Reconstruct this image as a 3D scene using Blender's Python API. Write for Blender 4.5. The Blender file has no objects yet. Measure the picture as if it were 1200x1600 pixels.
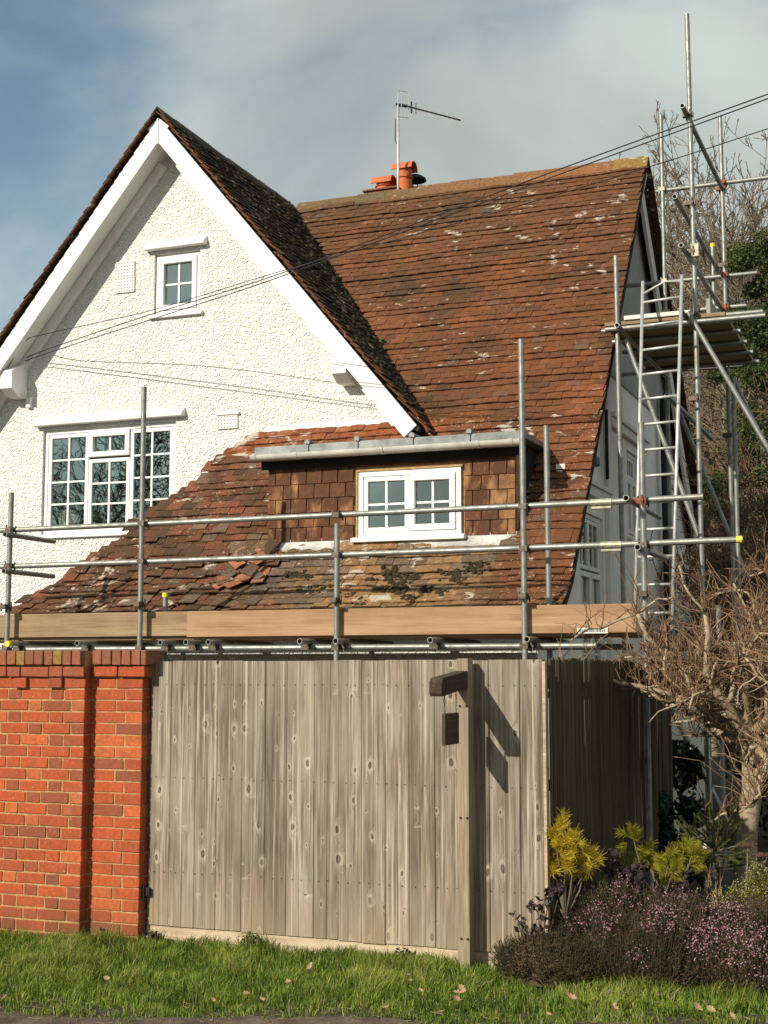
import bpy, bmesh, math, random
from mathutils import Vector, Matrix, noise
from mathutils.geometry import tessellate_polygon
R = math.radians
random.seed(11)
scene = bpy.context.scene
COL = scene.collection

# ------------------------------------------------------------------ camera, sky, sun, exposure
FPX = 2200.0; YAW = R(21.6); PITCH = math.atan(250 / 2200.0); CAM = Vector((0, 0, 1.7))
cd = bpy.data.cameras.new('camera'); cam = bpy.data.objects.new('camera', cd); COL.objects.link(cam)
cd.sensor_fit = 'VERTICAL'; cd.sensor_height = 36.0; cd.lens = 36.0 * FPX / 1600.0
cd.clip_start = 0.05; cd.clip_end = 2000
cam.location = CAM; cam.rotation_euler = (math.pi / 2 + PITCH, 0, YAW)
scene.camera = cam

SUN = Vector((0.47, 1.0, -0.62)).normalized()          # direction the light travels
SUN_EL = math.asin(-SUN.z); SUN_AZ = math.atan2(-SUN.x, -SUN.y)
world = bpy.data.worlds.new('World'); scene.world = world; world.use_nodes = True
wn = world.node_tree; wn.nodes.clear()
def wnode(t, **kw):
    n = wn.nodes.new(t)
    for k, v in kw.items(): setattr(n, k, v)
    return n
w_out = wnode('ShaderNodeOutputWorld'); w_bg = wnode('ShaderNodeBackground'); w_bg.inputs[1].default_value = 0.075
w_sky = wnode('ShaderNodeTexSky', sky_type='NISHITA', sun_disc=False, sun_elevation=SUN_EL, sun_rotation=SUN_AZ)
w_sky.air_density = 1.0; w_sky.dust_density = 1.0; w_sky.ozone_density = 1.6
SKYLOC = (2.088, 0.050, -0.516)
w_tc = wnode('ShaderNodeTexCoord'); w_map = wnode('ShaderNodeMapping')
w_map.inputs['Scale'].default_value = (1.0, 1.0, 1.35); w_map.inputs['Location'].default_value = SKYLOC
w_n1 = wnode('ShaderNodeTexNoise'); w_n1.inputs['Scale'].default_value = 1.9; w_n1.inputs['Detail'].default_value = 8; w_n1.inputs['Roughness'].default_value = 0.52; w_n1.inputs['Distortion'].default_value = 0.35
w_n2 = wnode('ShaderNodeTexNoise'); w_n2.inputs['Scale'].default_value = 3.1; w_n2.inputs['Detail'].default_value = 7; w_n2.inputs['Roughness'].default_value = 0.5; w_n2.inputs['Distortion'].default_value = 0.5
w_r1 = wnode('ShaderNodeValToRGB'); w_r1.color_ramp.elements[0].position = 0.33; w_r1.color_ramp.elements[1].position = 0.52
w_r1.color_ramp.interpolation = 'EASE'; w_r1.color_ramp.elements[0].color = (0.16, 0.16, 0.16, 1)
w_r2 = wnode('ShaderNodeValToRGB'); w_r2.color_ramp.elements[0].position = 0.33; w_r2.color_ramp.elements[1].position = 0.68
w_r2.color_ramp.elements[0].color = (4.6, 5.1, 5.0, 1); w_r2.color_ramp.elements[1].color = (7.2, 8.0, 7.6, 1)
w_mix = wnode('ShaderNodeMix', data_type='RGBA')
L = wn.links.new
L(w_tc.outputs['Generated'], w_map.inputs[0]); L(w_map.outputs[0], w_n1.inputs[0]); L(w_map.outputs[0], w_n2.inputs[0])
L(w_n1.outputs[0], w_r1.inputs[0]); L(w_n2.outputs[0], w_r2.inputs[0])
w_tint = wnode('ShaderNodeMix', data_type='RGBA', blend_type='MULTIPLY'); w_tint.inputs[0].default_value = 1.0; w_tint.inputs[7].default_value = (0.88, 1.20, 1.22, 1)
L(w_sky.outputs[0], w_tint.inputs[6])
L(w_r1.outputs[0], w_mix.inputs[0]); L(w_tint.outputs[2], w_mix.inputs[6]); L(w_r2.outputs[0], w_mix.inputs[7])
L(w_mix.outputs[2], w_bg.inputs[0]); L(w_bg.outputs[0], w_out.inputs[0])

sd = bpy.data.lights.new('sun', 'SUN'); sd.energy = 4.6; sd.angle = R(0.5); sd.color = (1.0, 0.925, 0.79)
sun = bpy.data.objects.new('sun', sd); COL.objects.link(sun)
sun.rotation_euler = SUN.to_track_quat('-Z', 'Y').to_euler(); sun.location = (-8, -12, 14)
vs = scene.view_settings
vs.view_transform = 'Standard'; vs.look = 'None'; vs.exposure = 0.24; vs.gamma = 1.0; vs.use_curve_mapping = False

# ------------------------------------------------------------------ placing helpers (photo pixel 1200x1600 -> point on a real plane)
_F0 = Vector((-math.sin(YAW), math.cos(YAW), 0)); _R = Vector((math.cos(YAW), math.sin(YAW), 0)); _Z = Vector((0, 0, 1))
_F = _F0 * math.cos(PITCH) + _Z * math.sin(PITCH); _U = -_F0 * math.sin(PITCH) + _Z * math.cos(PITCH)
def ray(px, py): return _F + _R * ((px - 600) / FPX) - _U * ((py - 800) / FPX)
def at(px, py, y=None, x=None, z=None):
    r = ray(px, py)
    t = y / r.y if y is not None else (x / r.x if x is not None else (z - CAM.z) / r.z)
    return CAM + r * t

# ------------------------------------------------------------------ materials
def new_mat(name):
    m = bpy.data.materials.new(name); m.use_nodes = True
    nt = m.node_tree; b = nt.nodes['Principled BSDF']
    return m, nt, b
class NG:
    def __init__(s, nt): s.nt = nt
    def n(s, t, **kw):
        n = s.nt.nodes.new(t)
        for k, v in kw.items():
            if k[0] == '_': n.inputs[k[1:].replace('_', ' ')].default_value = v
            else: setattr(n, k, v)
        return n
    def l(s, a, b): s.nt.links.new(a, b)
    def pos(s): return s.n('ShaderNodeNewGeometry').outputs['Position']
    def mapping(s, src, scale=(1, 1, 1), loc=(0, 0, 0), rot=(0, 0, 0)):
        m = s.n('ShaderNodeMapping'); m.inputs['Scale'].default_value = scale; m.inputs['Location'].default_value = loc; m.inputs['Rotation'].default_value = rot
        s.l(src, m.inputs[0]); return m.outputs[0]
    def noise(s, src, scale, detail=4, rough=0.55, dist=0.0):
        n = s.n('ShaderNodeTexNoise'); n.inputs['Scale'].default_value = scale; n.inputs['Detail'].default_value = detail
        n.inputs['Roughness'].default_value = rough; n.inputs['Distortion'].default_value = dist
        s.l(src, n.inputs['Vector']); return n.outputs[0]
    def ramp(s, src, stops, interp='LINEAR'):
        r = s.n('ShaderNodeValToRGB'); r.color_ramp.interpolation = interp
        e = r.color_ramp.elements
        while len(e) < len(stops): e.new(0.5)
        for i, (p, c) in enumerate(stops):
            e[i].position = p; e[i].color = c if len(c) == 4 else (*c, 1)
        s.l(src, r.inputs[0]); return r.outputs[0]
    def mix(s, fac, a, b, blend='MIX'):
        m = s.n('ShaderNodeMix', data_type='RGBA', blend_type=blend)
        for i, v in ((0, fac), (6, a), (7, b)):
            if hasattr(v, 'links'): s.l(v, m.inputs[i])
            else: m.inputs[i].default_value = v if i == 0 else (v if len(v) == 4 else (*v, 1))
        return m.outputs[2]
    def math(s, op, a, b=0.0, c=0.0):
        m = s.n('ShaderNodeMath', operation=op)
        for i, v in enumerate((a, b, c)):
            if hasattr(v, 'links'): s.l(v, m.inputs[i])
            else: m.inputs[i].default_value = v
        return m.outputs[0]
    def bump(s, h, strength, dist, bsdf, prev=None):
        b = s.n('ShaderNodeBump'); b.inputs['Strength'].default_value = strength; b.inputs['Distance'].default_value = dist
        s.l(h, b.inputs['Height'])
        if prev is not None: s.l(prev, b.inputs['Normal'])
        s.l(b.outputs[0], bsdf.inputs['Normal']); return b.outputs[0]
G1 = (0, 0, 0); W1 = (1, 1, 1)
MAT = {}
def simple(name, col, rough=0.7, metal=0.0, nscale=0, namt=0.25, bump=0.0, bscale=60, spec=0.3):
    m, nt, b = new_mat(name); g = NG(nt)
    b.inputs['Roughness'].default_value = rough; b.inputs['Metallic'].default_value = metal
    b.inputs['Specular IOR Level'].default_value = spec
    if nscale:
        p = g.pos(); n = g.noise(p, nscale, 5, 0.6)
        c = g.ramp(n, [(0.3, tuple(v * (1 - namt) for v in col)), (0.7, tuple(min(1, v * (1 + namt)) for v in col))])
        g.l(c, b.inputs['Base Color'])
    else: b.inputs['Base Color'].default_value = (*col, 1)
    if bump: g.bump(g.noise(g.pos(), bscale, 4, 0.6), bump, 0.01, b)
    MAT[name] = m; return m

def mat_render():
    m, nt, b = new_mat('pebbledash_white'); g = NG(nt); p = g.pos()
    big = g.noise(p, 0.9, 5, 0.6); streak = g.noise(g.mapping(p, (3, 3, 0.5)), 1.5, 5, 0.65)
    c = g.ramp(big, [(0.3, (0.765, 0.765, 0.73)), (0.7, (0.83, 0.83, 0.80))])
    c = g.mix(g.ramp(streak, [(0.56, G1), (0.8, (0.35, 0.35, 0.35))]), c, (0.58, 0.55, 0.48))
    v = g.n('ShaderNodeTexVoronoi', feature='SMOOTH_F1'); v.inputs['Scale'].default_value = 44; v.inputs['Smoothness'].default_value = 0.6
    wv = g.noise(p, 14, 3); off = g.n('ShaderNodeVectorMath', operation='MULTIPLY_ADD')
    g.l(p, off.inputs[2]); nz = g.n('ShaderNodeTexNoise'); nz.inputs['Scale'].default_value = 12; g.l(p, nz.inputs['Vector']); g.l(nz.outputs['Color'], off.inputs[0]); off.inputs[1].default_value = (0.08, 0.08, 0.08)
    g.l(off.outputs[0], v.inputs['Vector'])
    h = g.math('ADD', g.math('MULTIPLY', v.outputs['Distance'], -1.0), g.math('MULTIPLY', g.noise(p, 40, 4, 0.65), 0.9))
    g.bump(h, 0.9, 0.027, b)
    g.l(c, b.inputs['Base Color']); b.inputs['Roughness'].default_value = 0.85; b.inputs['Specular IOR Level'].default_value = 0.2
    MAT['render'] = m
mat_render()

def mat_tile(name='roof_tile', lichen=True):
    m, nt, b = new_mat(name); g = NG(nt); p = g.pos()
    oi = g.n('ShaderNodeObjectInfo'); at_ = g.n('ShaderNodeAttribute', attribute_name='tint')
    c = g.mix(1.0, oi.outputs['Color'], at_.outputs['Color'], 'MULTIPLY')
    fine = g.noise(p, 26, 6, 0.65); med = g.noise(p, 5, 5, 0.6)
    c = g.mix(g.ramp(fine, [(0.35, (0.55,) * 3), (0.7, G1)]), c, (0.05, 0.035, 0.026))
    c = g.mix(g.ramp(med, [(0.5, G1), (0.75, (0.35,) * 3)]), c, (0.07, 0.058, 0.045))
    if lichen:
        l1 = g.noise(g.mapping(p, (1, 1, 1.9)), 5.2, 6, 0.62, 0.4); lm = g.noise(p, 1.1, 2)
        szl = g.n('ShaderNodeSeparateXYZ'); g.l(p, szl.inputs[0])
        lowz = g.math('MULTIPLY', g.ramp(szl.outputs[2], [(0.0, W1), (1.0, W1)]) if False else g.math('LESS_THAN', szl.outputs[2], 4.3), 0.045)
        spot = g.ramp(g.math('ADD', g.math('ADD', l1, lowz), g.math('MULTIPLY', lm, 0.42)), [(0.855, G1), (0.905, (0.9,) * 3)])
        l2 = g.noise(p, 34, 3, 0.5); m2 = g.noise(g.mapping(p, loc=(4, 2, 1)), 1.3, 2)
        speck = g.ramp(g.math('ADD', g.math('ADD', l2, lowz), g.math('MULTIPLY', m2, 0.3)), [(0.855, G1), (0.88, (0.7,) * 3)])
        c = g.mix(spot, c, (0.43, 0.38, 0.31)); c = g.mix(speck, c, (0.38, 0.29, 0.22))
    else:
        s1 = g.noise(g.mapping(p, (1, 1, 0.45)), 6.5, 5, 0.6); s2 = g.noise(p, 2.2, 2)
        c = g.mix(g.ramp(g.math('ADD', s1, g.math('MULTIPLY', s2, 0.35)), [(0.68, G1), (0.90, (0.85,) * 3)]), c, (0.44, 0.235, 0.105))
    g.l(c, b.inputs['Base Color']); b.inputs['Roughness'].default_value = 0.92; b.inputs['Specular IOR Level'].default_value = 0.10
    g.bump(fine, 0.6, 0.006, b)
    MAT[name] = m
mat_tile('roof_tile'); mat_tile('hung_tile', False)

def mat_brick():
    m, nt, b = new_mat('brick_face'); g = NG(nt); p = g.pos()
    oi = g.n('ShaderNodeObjectInfo')
    n = g.noise(p, 38, 6, 0.7); n2 = g.noise(p, 9, 4)
    c = g.mix(g.ramp(n, [(0.3, (0.6,) * 3), (0.62, G1)]), oi.outputs['Color'], (0.16, 0.05, 0.03))
    c = g.mix(g.ramp(n2, [(0.5, G1), (0.78, (0.4,) * 3)]), c, (0.20, 0.10, 0.06))
    n3 = g.noise(p, 70, 3, 0.5)
    c = g.mix(g.ramp(n3, [(0.66, G1), (0.74, (0.6,) * 3)]), c, (0.55, 0.36, 0.24))
    ef = g.noise(g.mapping(p, (1, 1, 0.6)), 3.2, 5, 0.65)
    c = g.mix(g.ramp(ef, [(0.60, G1), (0.80, (0.45,) * 3)]), c, (0.52, 0.30, 0.20))
    sm = g.noise(p, 24, 5, 0.75)
    c = g.mix(g.ramp(sm, [(0.62, G1), (0.74, (0.35,) * 3)]), c, (0.38, 0.20, 0.10))
    sz_ = g.n('ShaderNodeSeparateXYZ'); g.l(p, sz_.inputs[0])
    c = g.mix(g.ramp(g.math('ADD', sz_.outputs[2], g.math('MULTIPLY', ef, 0.7)), [(0.30, (0.7,) * 3), (0.62, G1)]), c, (0.14, 0.065, 0.035))
    g.l(c, b.inputs['Base Color']); b.inputs['Roughness'].default_value = 0.88; b.inputs['Specular IOR Level'].default_value = 0.2
    g.bump(n, 0.7, 0.006, b); MAT['brick'] = m
mat_brick()

def mat_wood(name, dark, mid, light, knots=True, scale=1.0, axis='z', knot_dark=(0.07, 0.05, 0.035)):
    m, nt, b = new_mat(name); g = NG(nt); p = g.pos()
    oi = g.n('ShaderNodeObjectInfo')
    rnd = g.n('ShaderNodeCombineXYZ'); g.l(g.math('MULTIPLY', oi.outputs['Random'], 37.0), rnd.inputs[0]); g.l(g.math('MULTIPLY', oi.outputs['Random'], 11.0), rnd.inputs[1])
    add = g.n('ShaderNodeVectorMath', operation='ADD'); g.l(p, add.inputs[0]); g.l(rnd.outputs[0], add.inputs[1])
    sc = {'z': (1, 1, 0.045), 'x': (0.045, 1, 1), 'y': (1, 0.045, 1)}[axis]
    q = add.outputs[0]
    if knots:
        ks = {'z': (9.5, 1.0, 4.9), 'x': (3.0, 8, 6.0), 'y': (8, 3, 6)}[axis]
        v = g.n('ShaderNodeTexVoronoi', feature='F1', voronoi_dimensions='2D'); v.inputs['Scale'].default_value = 1.0; v.inputs['Randomness'].default_value = 0.8
        wob = g.n('ShaderNodeTexNoise'); wob.inputs['Scale'].default_value = 22; g.l(p, wob.inputs['Vector'])
        wadd = g.n('ShaderNodeVectorMath', operation='MULTIPLY_ADD'); wadd.inputs[1].default_value = (0.016, 0, 0.020); g.l(wob.outputs['Color'], wadd.inputs[0]); g.l(p, wadd.inputs[2])
        sx_ = g.n('ShaderNodeSeparateXYZ'); g.l(wadd.outputs[0], sx_.inputs[0]); cx_ = g.n('ShaderNodeCombineXYZ')
        g.l(g.math('MULTIPLY', sx_.outputs[0], ks[0]), cx_.inputs[0]); g.l(g.math('MULTIPLY', sx_.outputs[2], ks[2]), cx_.inputs[1]); g.l(cx_.outputs[0], v.inputs['Vector'])
        sep = g.n('ShaderNodeSeparateColor'); g.l(v.outputs['Color'], sep.inputs[0])
        whorl = g.noise(g.mapping(p, (0.8, 0.0, 4.5)), 1.0, 2, 0.5)
        on = g.math('GREATER_THAN', g.math('ADD', sep.outputs[0], g.math('MULTIPLY', whorl, 1.6)), 1.40)
        size = g.math('MULTIPLY_ADD', g.math('POWER', sep.outputs[1], 2.0), 0.75, 0.30)
        dist = g.math('DIVIDE', v.outputs['Distance'], size)
        push = g.math('MULTIPLY', g.ramp(dist, [(0.0, W1), (0.55, G1)], 'EASE'), g.math('MULTIPLY', on, 0.07))
        cx = g.n('ShaderNodeCombineXYZ'); g.l(push, cx.inputs[0 if axis == 'z' else 2])
        a2 = g.n('ShaderNodeVectorMath', operation='ADD'); g.l(q, a2.inputs[0]); g.l(cx.outputs[0], a2.inputs[1]); q = a2.outputs[0]
    gr = g.noise(g.mapping(q, tuple(s * 1.0 for s in sc)), 62 * scale, 6, 0.62, 0.3)
    br = g.noise(g.mapping(q, tuple(s * 1.0 for s in sc), loc=(3, 5, 1)), 9 * scale, 3, 0.5)
    big = g.noise(g.mapping(p, (2.2, 2.2, 0.8)), 1.6, 4, 0.6)
    c = g.ramp(gr, [(0.27, dark), (0.47, mid), (0.72, light)])
    c = g.mix(g.ramp(br, [(0.38, (0.55,) * 3), (0.62, G1)]), c, dark)
    c = g.mix(g.ramp(big, [(0.42, G1), (0.7, (0.55,) * 3)]), c, tuple(0.55 * a + 0.45 * bb for a, bb in zip(light, mid)))
    hb = gr
    if knots:
        halo = g.math('MULTIPLY', g.ramp(dist, [(0.12, G1), (0.18, (0.38,) * 3), (0.32, (0.10,) * 3), (0.5, G1)]), on)
        core = g.math('MULTIPLY', g.ramp(dist, [(0.02, (0.55,) * 3), (0.10, W1), (0.15, G1)]), on)
        c = g.mix(halo, c, tuple(min(1, v * 1.25) for v in light)); c = g.mix(core, c, knot_dark)
    sz_ = g.n('ShaderNodeSeparateXYZ'); g.l(p, sz_.inputs[0])
    if name == 'gate_wood':
        low = g.math('ADD', sz_.outputs[2], g.math('MULTIPLY', big, 0.9))
        c = g.mix(g.ramp(low, [(0.45, (0.55,) * 3), (0.95, G1)]), c, (0.36, 0.27, 0.17))
        ws = g.noise(g.mapping(p, (46, 1, 0.6)), 1.0, 4, 0.55)
        c = g.mix(g.ramp(ws, [(0.57, G1), (0.68, (0.75,) * 3)]), c, (0.54, 0.485, 0.40))
        c = g.mix(g.ramp(ws, [(0.32, (0.75,) * 3), (0.44, G1)]), c, (0.105, 0.080, 0.058))
    vc = g.mix(1.0, c, g.ramp(oi.outputs['Random'], [(0, (0.82, 0.82, 0.80)), (1, (1.12, 1.1, 1.08))]), 'MULTIPLY')
    g.l(vc, b.inputs['Base Color']); b.inputs['Roughness'].default_value = 0.85; b.inputs['Specular IOR Level'].default_value = 0.2
    g.bump(hb, 0.5, 0.004, b); MAT[name] = m
mat_wood('gate_wood', (0.080, 0.062, 0.046), (0.215, 0.175, 0.133), (0.46, 0.405, 0.33))
mat_wood('post_wood', (0.15, 0.11, 0.075), (0.29, 0.225, 0.16), (0.43, 0.355, 0.265), knots=False, scale=1.4)
mat_wood('dark_wood', (0.035, 0.024, 0.016), (0.075, 0.052, 0.034), (0.13, 0.095, 0.065), knots=False, axis='y')
mat_wood('plinth_wood', (0.30, 0.22, 0.14), (0.46, 0.36, 0.25), (0.60, 0.50, 0.37), knots=False, axis='x')
mat_wood('scaffold_board_new', (0.25, 0.14, 0.075), (0.37, 0.225, 0.13), (0.47, 0.305, 0.19), knots=False, axis='x', scale=0.7, knot_dark=(0.24, 0.12, 0.06))
mat_wood('scaffold_board_old', (0.17, 0.11, 0.06), (0.30, 0.205, 0.12), (0.40, 0.29, 0.18), knots=False, axis='x', scale=0.8, knot_dark=(0.12, 0.07, 0.04))
mat_wood('slat_wood', (0.040, 0.029, 0.018), (0.085, 0.065, 0.040), (0.15, 0.118, 0.075), knots=False, scale=0.6)

def mat_galv(name='galvanised', col=(0.30, 0.305, 0.28), rust=True):
    m, nt, b = new_mat(name); g = NG(nt); p = g.pos()
    n = g.noise(p, 14, 5, 0.65); n2 = g.noise(p, 2.2, 4, 0.6)
    c = g.ramp(n, [(0.3, tuple(v * 0.62 for v in col)), (0.7, tuple(v * 1.15 for v in col))])
    if rust: c = g.mix(g.ramp(n2, [(0.55, G1), (0.75, (0.55,) * 3)]), c, (0.27, 0.22, 0.15))
    g.l(c, b.inputs['Base Color']); b.inputs['Metallic'].default_value = 0.55
    g.l(g.ramp(n, [(0.3, (0.62,) * 3), (0.7, (0.38,) * 3)]), b.inputs['Roughness'])
    MAT[name] = m
mat_galv()
mat_galv('aluminium', (0.62, 0.62, 0.58), False)
simple('coupler_steel', (0.12, 0.095, 0.075), 0.55, 0.6, 30, 0.5)
simple('coupler_pale', (0.36, 0.33, 0.25), 0.5, 0.4, 30, 0.4)
simple('coupler_rust', (0.26, 0.075, 0.035), 0.7, 0.1, 30, 0.4)
simple('yellow_cap', (0.75, 0.60, 0.05), 0.5)
simple('upvc', (0.80, 0.80, 0.78), 0.35, 0, 3, 0.05, spec=0.4)
def mat_paint():
    m, nt, b = new_mat('white_paint'); g = NG(nt); p = g.pos()
    c = g.ramp(g.noise(p, 2.5, 4), [(0.3, (0.74, 0.735, 0.69)), (0.7, (0.82, 0.815, 0.78))])
    c = g.mix(g.ramp(g.noise(g.mapping(p, (7, 7, 0.9)), 1.6, 6, 0.7), [(0.55, G1), (0.78, (0.5,) * 3)]), c, (0.50, 0.46, 0.37))
    c = g.mix(g.ramp(g.noise(p, 30, 5, 0.7), [(0.64, G1), (0.74, (0.4,) * 3)]), c, (0.42, 0.37, 0.29))
    g.l(c, b.inputs['Base Color']); b.inputs['Roughness'].default_value = 0.6; g.bump(g.noise(p, 22, 4), 0.25, 0.01, b); MAT['white_paint'] = m
mat_paint()
simple('gutter_plastic', (0.56, 0.545, 0.49), 0.45, 0, 6, 0.22)
simple('lead', (0.20, 0.215, 0.215), 0.55, 0.25, 7, 0.4, 0.4, 18)
simple('apron_lead', (0.42, 0.42, 0.38), 0.6, 0.15, 9, 0.35, 0.4, 22)
simple('mortar', (0.40, 0.255, 0.115), 0.95, 0, 30, 0.3, 0.7, 70)
simple('hung_backing', (0.34, 0.20, 0.11), 0.95, 0, 20, 0.5)
simple('roof_under', (0.03, 0.024, 0.02), 0.95)
simple('near_black', (0.02, 0.018, 0.016), 0.95)
simple('end_render', (0.79, 0.75, 0.67), 0.9, 0, 3, 0.12, 0.4, 26)
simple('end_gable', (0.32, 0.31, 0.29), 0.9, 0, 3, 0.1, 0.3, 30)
simple('end_trim', (0.72, 0.69, 0.62), 0.7, 0, 4, 0.1)
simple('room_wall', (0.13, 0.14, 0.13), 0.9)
simple('cardboard', (0.52, 0.33, 0.16), 0.9, 0, 12, 0.15)
simple('lampshade', (0.62, 0.40, 0.20), 0.8)
simple('terracotta', (0.52, 0.135, 0.05), 0.8, 0, 9, 0.25, 0.3, 40)
simple('terracotta_dark', (0.20, 0.085, 0.05), 0.85, 0, 9, 0.4, 0.3, 40)
simple('black_metal', (0.02, 0.02, 0.022), 0.5, 0.3)
simple('black_plastic', (0.015, 0.015, 0.016), 0.5)
simple('cable', (0.02, 0.02, 0.022), 0.6)
simple('steel_chain', (0.25, 0.23, 0.2), 0.5, 0.7)
simple('vent_white', (0.80, 0.79, 0.74), 0.8, 0, 20, 0.1)
simple('vent_hole', (0.22, 0.21, 0.19), 0.9)
simple('teal_plastic', (0.01, 0.10, 0.09), 0.5)
simple('label_white', (0.62, 0.62, 0.56), 0.6)
simple('label_ink', (0.10, 0.12, 0.13), 0.7)
simple('moss', (0.040, 0.032, 0.015), 1.0, 0, 30, 0.5, 1.0, 90)
simple('moss_green', (0.075, 0.11, 0.02), 1.0, 0, 30, 0.4, 1.0, 90)
simple('tree_bark', (0.30, 0.235, 0.155), 0.9, 0, 14, 0.55, 1.0, 45)
simple('pale_bark', (0.34, 0.27, 0.18), 0.9, 0, 22, 0.45, 0.8, 60)
simple('twig_brown', (0.20, 0.118, 0.066), 0.8, 0, 9, 0.6)
simple('far_bark', (0.17, 0.135, 0.095), 0.9, 0, 0.6, 0.3)
simple('far_twig', (0.17, 0.125, 0.082), 0.9, 0, 0.5, 0.35)
simple('red_twig', (0.17, 0.095, 0.055), 0.9, 0, 0.9, 0.4)
simple('dirt_road', (0.10, 0.075, 0.055), 0.95, 0, 8, 0.5, 1.0, 35)
simple('heather_stem', (0.075, 0.050, 0.030), 0.95)
simple('dead_leaf', (0.34, 0.22, 0.12), 0.85, 0, 30, 0.35)
simple('dry_stem', (0.26, 0.19, 0.11), 0.9, 0, 20, 0.3)
simple('dead_flower', (0.09, 0.04, 0.03), 0.95, 0, 40, 0.4)

def mat_leaf(name, cols, rough=0.55, trans=0.25, nscale=2.0):
    m, nt, b = new_mat(name); g = NG(nt)
    a = g.n('ShaderNodeAttribute', attribute_name='tint')
    c = g.ramp(a.outputs['Fac'], [(i / max(1, len(cols) - 1), cc) for i, cc in enumerate(cols)])
    c = g.mix(g.ramp(g.noise(g.pos(), nscale, 3), [(0.35, (0.45,) * 3), (0.65, G1)]), c, tuple(v * 0.5 for v in cols[0]))
    g.l(c, b.inputs['Base Color']); b.inputs['Roughness'].default_value = rough; b.inputs['Specular IOR Level'].default_value = 0.25
    tr = g.n('ShaderNodeBsdfTranslucent'); g.l(c, tr.inputs[0])
    mx = g.n('ShaderNodeMixShader'); mx.inputs[0].default_value = trans
    g.l(b.outputs[0], mx.inputs[1]); g.l(tr.outputs[0], mx.inputs[2]); g.l(mx.outputs[0], nt.nodes['Material Output'].inputs[0])
    MAT[name] = m
mat_leaf('grass', [(0.055, 0.105, 0.013), (0.16, 0.245, 0.026), (0.30, 0.37, 0.055), (0.50, 0.43, 0.18)], 0.5, 0.3, 3.0)
mat_leaf('heather_leaf', [(0.018, 0.032, 0.012), (0.080, 0.078, 0.032), (0.24, 0.15, 0.085)], 0.8, 0.15)
mat_leaf('pink_flower', [(0.42, 0.15, 0.22), (0.62, 0.32, 0.38), (0.74, 0.56, 0.55)], 0.7, 0.3)
mat_leaf('cream_flower', [(0.26, 0.27, 0.05), (0.50, 0.46, 0.20), (0.68, 0.62, 0.42)], 0.7, 0.3)
mat_leaf('golden_needle', [(0.30, 0.23, 0.018), (0.50, 0.36, 0.025), (0.62, 0.48, 0.06)], 0.5, 0.3)
mat_leaf('lime_needle', [(0.12, 0.14, 0.015), (0.26, 0.24, 0.02), (0.40, 0.33, 0.03)], 0.5, 0.3)
mat_leaf('spruce_needle', [(0.035, 0.05, 0.015), (0.085, 0.10, 0.03), (0.20, 0.19, 0.055)], 0.5, 0.2)
mat_leaf('purple_leaf', [(0.020, 0.012, 0.016), (0.050, 0.032, 0.038), (0.10, 0.07, 0.075)], 0.45, 0.1)
mat_leaf('evergreen', [(0.025, 0.042, 0.012), (0.070, 0.100, 0.026), (0.135, 0.155, 0.045)], 0.6, 0.2, 0.8)
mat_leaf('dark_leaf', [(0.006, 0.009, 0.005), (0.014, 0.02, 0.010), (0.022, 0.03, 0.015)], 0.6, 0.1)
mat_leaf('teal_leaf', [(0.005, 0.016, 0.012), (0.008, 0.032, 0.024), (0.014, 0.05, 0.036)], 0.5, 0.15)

def mat_glass():
    m, nt, b = new_mat('window_glass'); nt.nodes.remove(b); g = NG(nt)
    lw = g.n('ShaderNodeLayerWeight'); lw.inputs[0].default_value = 0.35
    gl = g.n('ShaderNodeBsdfGlossy'); gl.inputs['Color'].default_value = (0.74, 0.78, 0.76, 1); gl.inputs['Roughness'].default_value = 0.01
    tr = g.n('ShaderNodeBsdfTransparent'); tr.inputs[0].default_value = (0.80, 0.86, 0.84, 1)
    wv = g.noise(g.pos(), 2.5, 2)
    bp = g.n('ShaderNodeBump'); bp.inputs['Strength'].default_value = 0.03; bp.inputs['Distance'].default_value = 0.02; g.l(wv, bp.inputs['Height']); g.l(bp.outputs[0], gl.inputs['Normal'])
    mx = g.n('ShaderNodeMixShader'); g.l(g.math('MULTIPLY_ADD', lw.outputs['Fresnel'], 0.75, 0.24), mx.inputs[0])
    g.l(tr.outputs[0], mx.inputs[1]); g.l(gl.outputs[0], mx.inputs[2]); g.l(mx.outputs[0], nt.nodes['Material Output'].inputs[0])
    MAT['glass'] = m
mat_glass()

def mat_ground():
    m, nt, b = new_mat('ground_soil'); g = NG(nt); p = g.pos()
    n = g.noise(p, 9, 6, 0.7); n2 = g.noise(p, 60, 4, 0.6)
    c = g.ramp(n, [(0.3, (0.030, 0.022, 0.014)), (0.55, (0.065, 0.048, 0.03)), (0.75, (0.05, 0.06, 0.02))])
    g.l(c, b.inputs['Base Color']); b.inputs['Roughness'].default_value = 0.95
    g.bump(g.math('ADD', n, g.math('MULTIPLY', n2, 0.5)), 1.0, 0.04, b); MAT['ground'] = m
mat_ground()

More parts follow.
